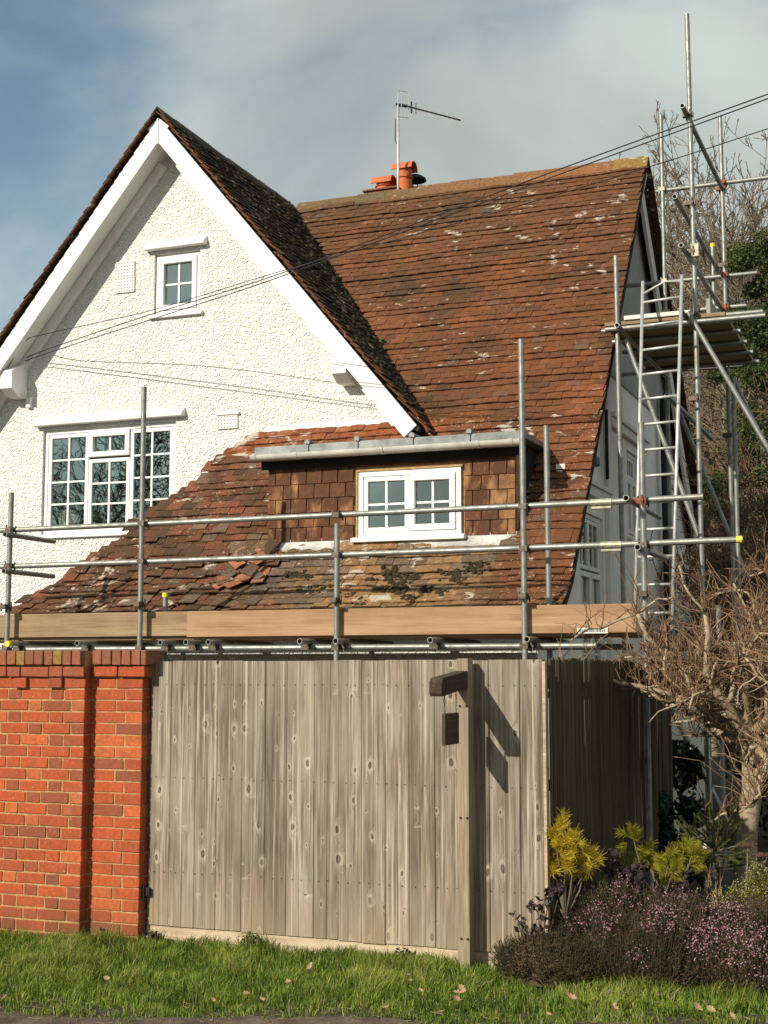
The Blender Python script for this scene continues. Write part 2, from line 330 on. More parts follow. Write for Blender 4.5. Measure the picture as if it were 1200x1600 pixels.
# ------------------------------------------------------------------ mesh helpers
WLOC = {}
class MB:
    def __init__(s): s.v = []; s.f = []; s.t = []; s.cur = None
    def _add(s, vs_, fs, tint=None):
        o = len(s.v); s.v.extend([tuple(a) for a in vs_]); s.f.extend([tuple(i + o for i in f) for f in fs])
        if tint is not None: s.t.extend([tint] * len(vs_))
    def box(s, x0, x1, y0, y1, z0, z1, tint=None):
        s._add([(x0, y0, z0), (x1, y0, z0), (x1, y1, z0), (x0, y1, z0), (x0, y0, z1), (x1, y0, z1), (x1, y1, z1), (x0, y1, z1)],
               [(0, 3, 2, 1), (4, 5, 6, 7), (0, 1, 5, 4), (1, 2, 6, 5), (2, 3, 7, 6), (3, 0, 4, 7)], tint); return s
    def obox(s, c, ax, ay, az, tint=None):
        c = Vector(c); P = []
        for sz in (-1, 1):
            for sx, sy in ((-1, -1), (1, -1), (1, 1), (-1, 1)): P.append(c + ax * sx + ay * sy + az * sz)
        s._add(P, [(0, 3, 2, 1), (4, 5, 6, 7), (0, 1, 5, 4), (1, 2, 6, 5), (2, 3, 7, 6), (3, 0, 4, 7)], tint); return s
    def beam(s, p0, p1, w, h, up=Vector((0, 0, 1)), tint=None):
        p0, p1 = Vector(p0), Vector(p1); d = (p1 - p0); l = d.length; d.normalize()
        sx = d.cross(up).normalized(); uz = sx.cross(d)
        return s.obox((p0 + p1) / 2, sx * (w / 2), d * (l / 2), uz * (h / 2), tint)
    def tube(s, pts, rads, n=6, cap=True, tint=None):
        pts = [Vector(p) for p in pts]
        if not hasattr(rads, '__len__'): rads = [rads] * len(pts)
        o = len(s.v); prev = None
        for i, p in enumerate(pts):
            d = (pts[min(i + 1, len(pts) - 1)] - pts[max(i - 1, 0)])
            if d.length < 1e-9: d = Vector((0, 0, 1))
            d.normalize()
            a = prev - d * prev.dot(d) if prev is not None else d.orthogonal()
            if a.length < 1e-6: a = d.orthogonal()
            a.normalize(); prev = a; b = d.cross(a)
            for k in range(n):
                th = 2 * math.pi * k / n
                s.v.append(tuple(p + (a * math.cos(th) + b * math.sin(th)) * rads[i]))
        for i in range(len(pts) - 1):
            for k in range(n):
                k2 = (k + 1) % n
                s.f.append((o + i * n + k, o + i * n + k2, o + (i + 1) * n + k2, o + (i + 1) * n + k))
        if cap:
            s.f.append(tuple(o + k for k in range(n))[::-1]); s.f.append(tuple(o + (len(pts) - 1) * n + k for k in range(n)))
        if tint is not None: s.t.extend([tint] * (len(pts) * n))
        return s
    def pipe(s, p0, p1, r=0.0242, n=14, wall=0.005):
        p0, p1 = Vector(p0), Vector(p1); d = (p1 - p0).normalized(); a = d.orthogonal().normalized(); b = d.cross(a); o = len(s.v)
        dep = d * 0.25 if (p1 - p0).length > 0.6 else d * 0.05
        for c, rr in ((p0 + dep, r - wall), (p0, r - wall), (p0, r), (p1, r), (p1, r - wall), (p1 - dep, r - wall)):
            for k in range(n):
                th = 2 * math.pi * k / n; s.v.append(tuple(c + (a * math.cos(th) + b * math.sin(th)) * rr))
        for i in range(5):
            for k in range(n):
                k2 = (k + 1) % n; s.f.append((o + i * n + k, o + i * n + k2, o + (i + 1) * n + k2, o + (i + 1) * n + k))
        s.f.append(tuple(o + k for k in range(n))[::-1]); s.f.append(tuple(o + 5 * n + k for k in range(n)))
        return s
    def lathe(s, c, prof, n=16):
        c = Vector(c); o = len(s.v)
        for r, z in prof:
            for k in range(n):
                th = 2 * math.pi * k / n; s.v.append((c.x + r * math.cos(th), c.y + r * math.sin(th), c.z + z))
        for i in range(len(prof) - 1):
            for k in range(n):
                k2 = (k + 1) % n; s.f.append((o + i * n + k, o + i * n + k2, o + (i + 1) * n + k2, o + (i + 1) * n + k))
        return s
    def plate(s, outer, holes, fn, t):
        """polygon with holes in a plane; fn(u, v, w) -> point, w in 0..t"""
        loops = [list(outer)] + [list(h) for h in holes]
        flat = [p for lp in loops for p in lp]
        tris = tessellate_polygon([[Vector((p[0], p[1], 0)) for p in lp] for lp in loops])
        o = len(s.v); N = len(flat)
        s.v.extend([tuple(fn(p[0], p[1], 0)) for p in flat]); s.v.extend([tuple(fn(p[0], p[1], t)) for p in flat])
        for tr in tris:
            s.f.append(tuple(o + i for i in tr)); s.f.append(tuple(o + N + i for i in reversed(tr)))
        b = 0
        for lp in loops:
            n = len(lp)
            for i in range(n):
                j = (i + 1) % n; s.f.append((o + b + i, o + b + j, o + N + b + j, o + N + b + i))
            b += n
        return s
    def build(s, name, mat, parent=None, smooth=False, bevel=0.0, fixn=False, origin=None):
        me = bpy.data.meshes.new(name)
        if origin is None:
            n = max(1, len(s.v)); 
            lo = [min(v[i] for v in s.v) for i in range(3)]; hi = [max(v[i] for v in s.v) for i in range(3)]
            origin = Vector([(a + b) / 2 for a, b in zip(lo, hi)])
            if parent is None: origin.z = lo[2]
        ox, oy, oz = origin
        me.from_pydata([(v[0] - ox, v[1] - oy, v[2] - oz) for v in s.v], [], s.f)
        if s.t and len(s.t) == len(s.v):
            a = me.attributes.new('tint', 'FLOAT_COLOR', 'POINT')
            fl = []
            for t in s.t: fl.extend((t, t, t, 1.0) if not hasattr(t, '__len__') else (t[0], t[1], t[2], 1.0))
            a.data.foreach_set('color', fl)
        if fixn:
            bm = bmesh.new(); bm.from_mesh(me); bmesh.ops.recalc_face_normals(bm, faces=bm.faces); bm.to_mesh(me); bm.free()
        if smooth: me.polygons.foreach_set('use_smooth', [True] * len(me.polygons))
        me.materials.append(MAT[mat] if isinstance(mat, str) else mat)
        o = bpy.data.objects.new(name, me); COL.objects.link(o)
        place(o, Vector(origin), parent)
        if bevel:
            md = o.modifiers.new('bevel', 'BEVEL'); md.width = bevel; md.segments = 2; md.limit_method = 'ANGLE'
        return o
def place(o, wloc, parent=None):
    WLOC[o.name] = Vector(wloc)
    if parent is not None:
        o.parent = parent; o.location = Vector(wloc) - WLOC[parent.name]
    else: o.location = wloc
def tag(o, label=None, cat=None, group=None, kind=None):
    if label: o['label'] = label
    if cat: o['category'] = cat
    if group: o['group'] = group
    if kind: o['kind'] = kind
    return o
def thing(name, loc, label, cat, group=None):
    o = bpy.data.objects.new(name, None); o.empty_display_size = 0.2; COL.objects.link(o); place(o, Vector(loc)); return tag(o, label, cat, group)
def instance(mesh, name, M, parent, color=None):
    o = bpy.data.objects.new(name, mesh); COL.objects.link(o); o.parent = parent
    o.matrix_local = Matrix.Translation(-WLOC[parent.name]) @ M; WLOC[o.name] = M.translation.copy()
    if color: o.color = (*color, 1)
    return o
def smooth_by_angle(o, ang=40):
    me = o.data
    me.polygons.foreach_set('use_smooth', [True] * len(me.polygons))
    try: me.set_sharp_from_angle(angle=R(ang))
    except Exception: pass
def fbm(x, y, z=0.0, o=4): return noise.fractal(Vector((x, y, z)), 1.0, 2.0, o)

# ------------------------------------------------------------------ ground
YG = 8.12                                         # face of the gate
def soil_edge(x): return 6.22 + 0.30 * (x + 4.46) + 0.10 * fbm(x * 2.1, 3.3)
def ground_z(x, y):
    z = 0.03 * fbm(x * 0.7, y * 0.7, 1.0) if y < 8.3 else 0.0
    e = soil_edge(x)
    if y < e: z -= 0.05 * min(1, (e - y) / 0.2)
    if y < 7.9: z -= 0.015 * (7.9 - y)
    return z - 0.03
gb = MB()
xs = [-300, -120, -50, -20, -12] + [-9 + 0.15 * i for i in range(80)] + [4, 8, 20, 50, 120, 300]
ys = [-200, -80, -30, -10, 0, 3] + [4.5 + 0.12 * i for i in range(36)] + [9.5, 11, 14, 20, 35, 60, 120, 300, 600]
for y in ys:
    for x in xs: gb.v.append((x, y, ground_z(x, y) if -9.1 < x < 3.1 and 4.4 < y < 9 else (-0.06 if y < 9 else -0.02)))
nx = len(xs)
for j in range(len(ys) - 1):
    for i in range(nx - 1): gb.f.append((j * nx + i, j * nx + i + 1, (j + 1) * nx + i + 1, (j + 1) * nx + i))
tag(gb.build('ground', 'ground', smooth=True, origin=Vector((0, 0, 0))), kind='structure')
# trodden earth along the roadside
db = MB(); cols_ = 70
for i in range(cols_ + 1):
    x = -9 + 12 * i / cols_
    for k in range(7):
        y = (soil_edge(x) + 0.02) * (1 - k / 6) + 3.6 * (k / 6)
        db.v.append((x, y, ground_z(x, y) + 0.012 + 0.018 * fbm(x * 5, y * 5)))
for i in range(cols_):
    for k in range(6): a = i * 7 + k; db.f.append((a, a + 1, a + 8, a + 7))
tag(db.build('dirt_path', 'dirt_road', smooth=True, origin=Vector((0, 0, 0))), kind='structure')

# ------------------------------------------------------------------ house
house = thing('house', (-6.5, 14.5, 0), 'white rendered house with front gable, dormer and steep weathered red tiled roof', 'house')
YW = 13.5; XA = -7.93; ZR = 7.92; YR = 16.66
TM = 1.153; TG = math.tan(R(50.2))
def zmain(y): return 4.25 - TM * (13.5 - y)
YB, ZB = 12.0, zmain(12.0)                          # break of the bell-cast eaves
TB = 0.70
YE = 11.62; ZE = ZB - TB * (YB - YE)
def zroof(y): return zmain(y) if y >= YB else ZB - TB * (YB - y)
HIP = [(-8.62, YE), (-8.36, YB), (-8.109, 12.169), (-7.46, 12.822), (-6.80, 13.5)]
def hip_x(y):
    for (x0, y0), (x1, y1) in zip(HIP, HIP[1:]):
        if y <= y1: return x0 + (x1 - x0) * (y - y0) / (y1 - y0)
    return HIP[-1][0]
def right_x(y): return -2.985 - 0.155 * (y - 11.8) / 4.9
def valley_x(y): return XA + (YR - y) * TM / TG

# front gable wall
W1X = (at(68, 672, YW).x, at(275, 655, YW).x); W1Z = (3.26, 4.475)
W2X = (at(242, 395, YW).x, at(313, 390, YW).x); W2Z = (5.70, 6.40)
win1 = [(W1X[0], W1Z[0]), (W1X[1], W1Z[0]), (W1X[1], W1Z[1]), (W1X[0], W1Z[1])]
win2 = [(W2X[0], W2Z[0]), (W2X[1], W2Z[0]), (W2X[1], W2Z[1]), (W2X[0], W2Z[1])]
zfoot = ZR - TG * 3.1 - 0.05
g_out = [(-11.05, 0), (-6.62, 0), (-6.62, 3.95), (-4.85, 3.95), (-4.83, zfoot), (XA, ZR - 0.12), (-11.03, zfoot)]
mb = MB(); mb.plate(g_out, [win1, win2], lambda u, v, w: Vector((u, YW + w, v)), 0.28)
tag(mb.build('gable_wall', 'render', house, fixn=True), 'white pebbledash front gable wall')
# smooth strip of render at the foot of the gable beside the dormer
mb = MB(); mb.box(-6.7, -4.9, YW - 0.012, YW - 0.002, 4.15, 4.33); mb.build('render_band', 'white_paint', house, bevel=0.004)
# other walls
mb = MB(); mb.box(-8.55, -3.36, 12.15, 12.35, 0, 2.5); mb.build('front_wall', 'render', house)
XE = -3.35
e_out = [(12.16, 0), (20.35, 0), (20.35, 3.65), (YR, ZR - 0.12), (12.3, 2.75), (12.16, 2.6)]
ew1 = at(905, 795, x=XE); ew1b = at(940, 800, x=XE); ew1c = at(905, 932, x=XE)
ew2 = at(979, 702, x=XE); ew2b = at(992, 830, x=XE)
E1 = (ew1.y, ew1b.y + 0.05, 1.25, ew1.z); E2 = (ew2.y, ew2b.y + 0.25, ew2b.z - 0.1, ew2.z)
def rect(a): return [(a[0], a[2]), (a[1], a[2]), (a[1], a[3]), (a[0], a[3])]
mb = MB(); mb.plate(e_out, [rect(E1), rect(E2)], lambda u, v, w: Vector((XE - w, u, v)), 0.25)
tag(mb.build('end_wall', 'end_render', house, fixn=True), 'shaded side wall below the roof verge')
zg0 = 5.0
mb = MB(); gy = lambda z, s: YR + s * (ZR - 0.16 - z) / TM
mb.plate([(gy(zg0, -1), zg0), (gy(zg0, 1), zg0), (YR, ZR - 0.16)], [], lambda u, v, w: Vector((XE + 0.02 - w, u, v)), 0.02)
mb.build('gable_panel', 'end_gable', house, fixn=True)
b1 = at(917, 762, x=XE + 0.05).z; b2 = at(975, 672, x=XE + 0.05).z
for (y0, y1, z) in ((12.9, 15.0, b1), (15.15, 17.2, b2)):
    mb = MB(); mb.box(XE + 0.003, XE + 0.06, y0, y1, z - 0.05, z + 0.05); mb.box(XE + 0.003, XE + 0.09, y0 - 0.02, y1 + 0.02, z + 0.051, z + 0.10)
    mb.build('cornice', 'end_trim', house)
mb = MB(); mb.box(XE + 0.003, XE + 0.05, 14.95, 15.12, 0, b2 + 0.6); mb.build('pilaster', 'end_trim', house)
pp = at(1037, 620, x=XE + 0.1)
mb = MB(); mb.tube([(XE + 0.1, pp.y, 0.1), (XE + 0.1, pp.y, pp.z)], 0.055, 10); mb.build('downpipe', 'black_plastic', house, smooth=True)
pp = at(947, 640, x=XE + 0.06)
mb = MB(); mb.tube([(XE + 0.06, pp.y, b1 + 0.2), (XE + 0.06, pp.y, pp.z)], 0.02, 8); mb.build('waste_pipe', 'black_plastic', house, smooth=True)
pp = at(928, 719, x=XE + 0.04); mb = MB(); mb.obox(pp, Vector((0.035, 0, 0)), Vector((0, 0.14, 0)), Vector((0, 0, 0.055))); mb.build('wall_lamp', 'teal_plastic', house, bevel=0.02)
mb = MB(); mb.box(-11.0, -3.4, 20.1, 20.34, 0, 3.6); mb.build('rear_wall', 'end_render', house)
mb = MB(); mb.box(-11.3, -11.06, 13.5, 20.1, 0, 4.0); mb.build('side_wall', 'render', house)

# windows -------------------------------------------------------
def window(name, x0, x1, z0, z1, yface, lights, label=None, axis='y', sill=True, parent=house, trim='upvc', deep=0.07):
    """lights: list of (fx0, fx1, fz0, fz1, ncols, nrows, sash)"""
    if axis == 'y': P = lambda u, v, w: Vector((u, yface + w, v))
    else: P = lambda u, v, w: Vector((yface - w, u, v))
    W = bpy.data.objects.new(name, None); COL.objects.link(W); place(W, P((x0 + x1) / 2, z0, 0), parent)
    if label: W['label'] = label
    def bar(m, u0, u1, v0, v1, w0, w1):
        a, b = P(u0, v0, w0), P(u1, v1, w1)
        m.box(min(a.x, b.x), max(a.x, b.x), min(a.y, b.y), max(a.y, b.y), min(a.z, b.z), max(a.z, b.z))
    f = MB(); fw = 0.05
    bar(f, x0, x1, z0, z0 + fw, 0.0, deep); bar(f, x0, x1, z1 - fw, z1, 0.0, deep)
    bar(f, x0, x0 + fw, z0 + fw, z1 - fw, 0.0, deep); bar(f, x1 - fw, x1, z0 + fw, z1 - fw, 0.0, deep)
    f.build('frame', trim, W, bevel=0.006)
    ix0, ix1, iz0, iz1 = x0 + fw, x1 - fw, z0 + fw, z1 - fw
    for (a, b, c, d, nc, nr, sash) in lights:
        u0 = ix0 + (ix1 - ix0) * a; u1 = ix0 + (ix1 - ix0) * b; v0 = iz0 + (iz1 - iz0) * c; v1 = iz0 + (iz1 - iz0) * d
        m = MB(); sw = 0.062 if sash else 0.048; w0 = -0.018 if sash else 0.006; g = 0.003
        bar(m, u0 + g, u1 - g, v0 + g, v0 + sw, w0, 0.05); bar(m, u0 + g, u1 - g, v1 - sw, v1 - g, w0, 0.05)
        bar(m, u0 + g, u0 + sw, v0 + sw, v1 - sw, w0, 0.05); bar(m, u1 - sw, u1 - g, v0 + sw, v1 - sw, w0, 0.05)
        m.build('sash' if sash else 'glazing_frame', trim, W, bevel=0.008)
        gu0, gu1, gv0, gv1 = u0 + sw, u1 - sw, v0 + sw, v1 - sw
        for i in range(1, nc):
            u = gu0 + (gu1 - gu0) * i / nc; m = MB(); bar(m, u - 0.011, u + 0.011, gv0, gv1, 0.014, 0.040); m.build('glazing_bar', trim, W)
        for j in range(1, nr):
            v = gv0 + (gv1 - gv0) * j / nr; m = MB(); bar(m, gu0, gu1, v - 0.010, v + 0.010, 0.0165, 0.0375); m.build('glazing_bar', trim, W)
        for i in range(nc):
            for j in range(nr):
                m = MB(); hu = 0.006
                bar(m, gu0 + (gu1 - gu0) * i / nc + hu, gu0 + (gu1 - gu0) * (i + 1) / nc - hu, gv0 + (gv1 - gv0) * j / nr + hu, gv0 + (gv1 - gv0) * (j + 1) / nr - hu, 0.026, 0.030)
                m.build('pane', 'glass', W)
    if sill:
        m = MB(); bar(m, x0 - 0.05, x1 + 0.05, z0 - 0.045, z0 - 0.002, -0.075, 0.05); m.build('sill', trim, W, bevel=0.008)
    return W
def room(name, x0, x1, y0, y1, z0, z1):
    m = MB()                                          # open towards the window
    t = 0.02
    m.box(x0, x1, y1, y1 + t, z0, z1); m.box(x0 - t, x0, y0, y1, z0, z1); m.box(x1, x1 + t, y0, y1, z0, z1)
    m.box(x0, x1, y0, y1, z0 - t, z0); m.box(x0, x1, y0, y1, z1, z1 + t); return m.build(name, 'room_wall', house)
t1, t2 = 1 / 3.02, 2 / 3.02
window('casement_window', W1X[0], W1X[1], W1Z[0], W1Z[1], YW + 0.035,
       [(0, t1, 0, 1, 2, 4, False), (t1, t2, 0.0, 0.72, 2, 3, False), (t1, t2, 0.735, 1, 2, 1, True), (t2, 1, 0, 1, 2, 4, False)], 'wide white three-light casement window with glazing bars')
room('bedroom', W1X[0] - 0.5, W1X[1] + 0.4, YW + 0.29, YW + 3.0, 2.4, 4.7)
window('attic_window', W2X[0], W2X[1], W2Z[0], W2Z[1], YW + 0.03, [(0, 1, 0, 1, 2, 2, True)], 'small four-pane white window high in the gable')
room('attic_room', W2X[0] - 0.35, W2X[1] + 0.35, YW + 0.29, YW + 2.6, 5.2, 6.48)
# render hoods over the windows
for (x0, x1, z, nm) in ((at(58, 668, YW).x, at(290, 640, YW).x, 4.545, 'a'), (at(230, 388, YW).x, at(324, 374, YW).x, 6.475, 'b')):
    m = MB(); m.plate([(-0.085, -0.03), (0.005, -0.03), (0.005, 0.085), (-0.03, 0.06), (-0.085, 0.008)], [], lambda u, v, w, x0=x0, z=z: Vector((x0 + w, YW + u, z + v)), x1 - x0)
    m.build('window_hood', 'white_paint', house, fixn=True, bevel=0.012)
# terracotta air bricks painted white
def air_brick(x0, x1, z0, z1, nc, nr, par=house, y=YW):
    V = MB().box(x0, x1, y - 0.02, y - 0.0015, z0, z1).build('air_brick', 'vent_white', par, bevel=0.004)
    h = MB(); r = (x1 - x0) / nc * 0.30
    for i in range(nc):
        for j in range(nr):
            cx = x0 + (x1 - x0) * (i + 0.5 + (0.0 if j % 2 else 0.0)) / nc; cz = z0 + (z1 - z0) * (j + 0.5) / nr
            h._add([(cx - r, y - 0.0215, cz), (cx, y - 0.0215, cz - r), (cx + r, y - 0.0215, cz), (cx, y - 0.0215, cz + r)], [(0, 1, 2, 3)])
    tag(h.build('grille_holes', 'vent_hole', V), kind='stuff')
a = at(181, 411, YW); b = at(211, 433, YW); air_brick(a.x, b.x, b.z, a.z, 7, 5); a = at(181, 434, YW); b = at(211, 456, YW); air_brick(a.x, b.x, b.z, a.z - 0.01, 7, 5)
a = at(341, 650, YW); b = at(372, 669, YW); air_brick(a.x, b.x, b.z, a.z, 7, 4)
m = MB().box(a.x - 0.02, b.x + 0.02, YW - 0.035, YW - 0.001, a.z + 0.003, a.z + 0.03).build('vent_hood', 'white_paint', house)

# bargeboards, soffits and corbels of the gable -------------------
YV = 13.16                                             # verge plane
for s in (1, -1):
    dx = Vector((s * math.cos(R(50.2)), 0, -math.sin(R(50.2)))); nn = Vector((s * math.sin(R(50.2)), 0, math.cos(R(50.2))))
    Lb = 4.80 if s == 1 else 5.0
    top = Vector((XA, YV + (0.004 if s < 0 else 0), ZR - 0.055)) - dx * 0.0
    m = MB(); c = top + dx * (Lb / 2) - nn * 0.09 + Vector((0, 0.018, 0)); m.obox(c, dx * (Lb / 2), Vector((0, 0.018, 0)), nn * 0.09)
    m.build('bargeboard', 'white_paint', house, bevel=0.004)
    m = MB(); c = top + dx * (Lb / 2 + 0.08) - nn * 0.135 + Vector((0, 0.036 + 0.15, 0)); m.obox(c, dx * (Lb / 2 - 0.08), Vector((0, 0.149, 0)), nn * 0.012)
    m.build('soffit', 'white_paint', house)
    m = MB(); c = top + dx * (Lb / 2 + 0.2) - nn * 0.20 + Vector((0, 0.30, 0)); m.obox(c, dx * (Lb / 2 - 0.2), Vector((0, 0.034, 0)), nn * 0.049)
    m.build('soffit_moulding', 'white_paint', house)
m = MB(); m.plate([(-0.11, -0.20), (0.0, -0.30), (0.11, -0.20), (0.0, -0.062)], [], lambda u, v, w: Vector((XA + u, YV + 0.006 + w, ZR + v)), 0.025); m.box(XA - 0.010, XA + 0.010, YV - 0.009, YV - 0.001, ZR - 0.36, ZR - 0.07); m.build('apex_joint', 'white_paint', house, fixn=True)
for (xc, zc) in ((at(528, 560, 13.2).x, at(536, 575, 13.2).z), (at(8, 600, 13.2).x, at(8, 600, 13.2).z)):
    m = MB(); m.plate([(YV + 0.04, zc - 0.05), (YV + 0.04, zc + 0.16), (YW - 0.002, zc + 0.30), (YW - 0.002, zc - 0.13), (YV + 0.18, zc - 0.13)], [], lambda u, v, w, xc=xc: Vector((xc - 0.07 + w, u, v)), 0.16)
    m.build('corbel', 'white_paint', house, fixn=True, bevel=0.004)
# hook bracket for the cables on the gable
m = MB(); hk = at(38, 600, YW - 0.05)
m.tube([(hk.x, YW, hk.z + 0.05), (hk.x, YW - 0.09, hk.z + 0.05), (hk.x, YW - 0.1, hk.z - 0.12), (hk.x + 0.03, YW - 0.1, hk.z - 0.17), (hk.x + 0.07, YW - 0.1, hk.z - 0.10)], 0.009, 6)
m.build('hook_bracket', 'vent_white', house, smooth=True)
m = MB(); q = at(45, 628, YW - 0.03); m.box(q.x - 0.03, q.x + 0.03, YW - 0.05, YW - 0.001, q.z - 0.07, q.z + 0.05); m.build('junction_box', 'vent_white', house, bevel=0.006)

# roof decks under the tiles ---------------------------------------
roof = bpy.data.objects.new('roof', None); COL.objects.link(roof); place(roof, (-6, 14, 2.3), house); roof['label'] = 'weathered red clay tiled main roof sweeping down to low eaves'
m = MB()
def slab(pts, off=-0.03, t=0.05):
    pts = [Vector(p) for p in pts]; n = (pts[1] - pts[0]).cross(pts[2] - pts[0]).normalized()
    if n.z < 0: n = -n
    o = len(m.v); N = len(pts)
    m.v.extend([tuple(p + n * off) for p in pts]); m.v.extend([tuple(p + n * (off - t)) for p in pts])
    m.f.append(tuple(o + i for i in range(N))); m.f.append(tuple(o + N + i for i in reversed(range(N))))
    for i in range(N): j = (i + 1) % N; m.f.append((o + i, o + j, o + N + j, o + N + i))
def rp(x, y): return (x, y, zroof(y))
slab([rp(HIP[4][0], 13.5), rp(HIP[1][0], YB), rp(right_x(YB), YB), rp(right_x(13.5), 13.5)])
slab([rp(HIP[1][0], YB), rp(HIP[0][0], YE), rp(right_x(YE), YE), rp(right_x(YB), YB)])
slab([rp(valley_x(13.5), 13.5), rp(right_x(13.5), 13.5), rp(right_x(YR), YR), rp(XA, YR)])
xr, yv2 = -3.2, YR + (ZR - 3.55) / TM
slab([(xr, YR, ZR), (xr, yv2, 3.55), (-11.0, yv2, 3.55), (-11.0, YR, ZR)])
ZF = ZR - TG * 3.13
slab([(XA, YV + 0.02, ZR), (XA + 3.13, YV + 0.02, ZF), (XA + 3.13, 13.55, ZF), (XA, YR, ZR)])
slab([(XA, YV + 0.02, ZR), (XA - 3.3, YV + 0.02, ZR - TG * 3.3), (XA - 3.3, 17.5, ZR - TG * 3.3), (XA, 17.5, ZR)])
# hidden left slope of the hip
slab([(-6.80, 13.5, zroof(13.5)), (-8.36, YB, ZB), (-8.62, YE, ZE), (-8.62, 13.5, ZE)])
m.build('roof_deck', 'roof_under', roof)

# clay tiles ------------------------------------------------------
def tile_mesh(seed):
    rr = random.Random(seed); j = lambda a: rr.uniform(-a, a)
    w, l, t = 0.0815, 0.20, 0.0055
    top = [(-w + j(.002), j(.004), t + j(.001)), (0 + j(.01), j(.004), t + 0.004), (w + j(.002), j(.005), t + j(.001)), (w, l, t), (0, l, t + .004), (-w, l, t)]
    if rr.random() < 0.35: top[rr.choice([0, 2])] = (top[0][0] * 0.84 if rr.random() < .5 else top[0][0], 0.014 + rr.random() * 0.012, t) if False else top[0]
    v = top + [(x, y, z - 2 * t) for x, y, z in top]
    f = [(0, 1, 4, 5), (1, 2, 3, 4), (0, 6, 7, 1), (1, 7, 8, 2), (2, 8, 9, 3), (5, 11, 6, 0), (6, 11, 10, 7), (7, 10, 9, 8)]
    me = bpy.data.meshes.new('tile'); me.from_pydata(v, [], f)
    a = me.attributes.new('tint', 'FLOAT_COLOR', 'POINT'); a.data.foreach_set('color', [1.0] * (4 * len(v)))
    me.materials.append(MAT['roof_tile']); return me, v, f
TILES = [tile_mesh(s) for s in range(7)]
def lerp3(a, b, t): return tuple(x + (y - x) * t for x, y in zip(a, b))
RED = (0.215, 0.062, 0.024); BRN = (0.135, 0.066, 0.029); DRK = (0.066, 0.042, 0.024); ORG = (0.32, 0.105, 0.040); OCH = (0.37, 0.215, 0.095); GRY = (0.13, 0.105, 0.085); PINK = (0.50, 0.21, 0.14)
def main_tint(x, y, z):
    rnd = random.random(); n = fbm(x * 0.55, z * 0.55, 2.0) ; n2 = fbm(x * 1.7, z * 1.7, 7.0)
    redness = 0.42 + 0.30 * n + 0.16 * (x + 5.0) / 2.0 - 0.10 * max(0, (z - 5.5)) + 0.12 * (rnd - 0.5)
    c = lerp3(BRN, RED, max(0, min(1, redness)))
    if n2 > 0.12: c = lerp3(c, DRK, min(0.7, (n2 - 0.12) * 1.8))
    elif n2 < -0.25: c = lerp3(c, ORG, min(0.4, (-0.25 - n2) * 1.2))
    r2 = random.random()
    if r2 < 0.02: c = lerp3(c, GRY, 0.5)
    elif r2 < 0.06: c = lerp3(c, DRK, 0.45)
    elif r2 < 0.10: c = lerp3(c, ORG, 0.35)
    k = random.uniform(0.87, 1.13); return tuple(v * k for v in c)
def low_tint(x, y, z):
    c = main_tint(x, y, z)
    if x < -5.7:
        c = lerp3(c, (0.125, 0.052, 0.030), 0.65)
        r3 = random.random()
        if r3 < 0.25: c = lerp3(c, DRK, 0.7)
        elif r3 < 0.38: c = lerp3(c, (0.24, 0.075, 0.04), 0.7)
        elif r3 < 0.48: c = lerp3(c, (0.20, 0.16, 0.11), 0.6)
    if -6.1 < x < -3.62 and y < 12.45:                     # yellowed tiles under the dormer window
        k = min(1, (x + 6.1) / 0.7, (-3.62 - x) / 0.3); c = lerp3(c, OCH, 0.85 * max(0, k) * random.uniform(0.7, 1))
        if fbm(x * 2.3, y * 3, 5) > 0.16: c = lerp3(c, GRY, 0.7)
    elif -6.4 < x <= -6.1 and y < 12.4: c = lerp3(c, (0.22, 0.15, 0.085), 0.6 * random.random() + 0.2)
    if y > 13.2 and x < -4.6: c = lerp3(ORG, RED, random.random() * 0.9); 
    k = random.uniform(0.8, 1.2); return tuple(v * k for v in c)
stuff = MB(); shown = []
def put_tile(P, X, Y, N, tint, indiv=False, jit=1.0, sc=1.0):
    """P bottom-centre of the tile on the roof surface"""
    a = random.gauss(0, 0.012) * jit; tilt = -0.135 + random.gauss(0, 0.008) * jit
    Xr = X * math.cos(a) + Y * math.sin(a); Yr = Y * math.cos(a) - X * math.sin(a)
    Yt = Yr * math.cos(tilt) + N * math.sin(tilt); Nt = Xr.cross(Yt)
    P = P + N * (0.026 + abs(random.gauss(0, 0.003)) * jit) + Y * random.gauss(0, 0.004) * jit
    M = Matrix(((Xr.x * sc, Yt.x, Nt.x, P.x), (Xr.y * sc, Yt.y, Nt.y, P.y), (Xr.z * sc, Yt.z, Nt.z, P.z), (0, 0, 0, 1)))
    k = random.randrange(len(TILES))
    if indiv: shown.append((k, M, tint))
    else:
        o = len(stuff.v)
        stuff.v.extend([tuple(M @ Vector(v)) for v in TILES[k][1]]); stuff.f.extend([tuple(i + o for i in f) for f in TILES[k][2]]); stuff.t.extend([tint] * 12)
GA = 0.100
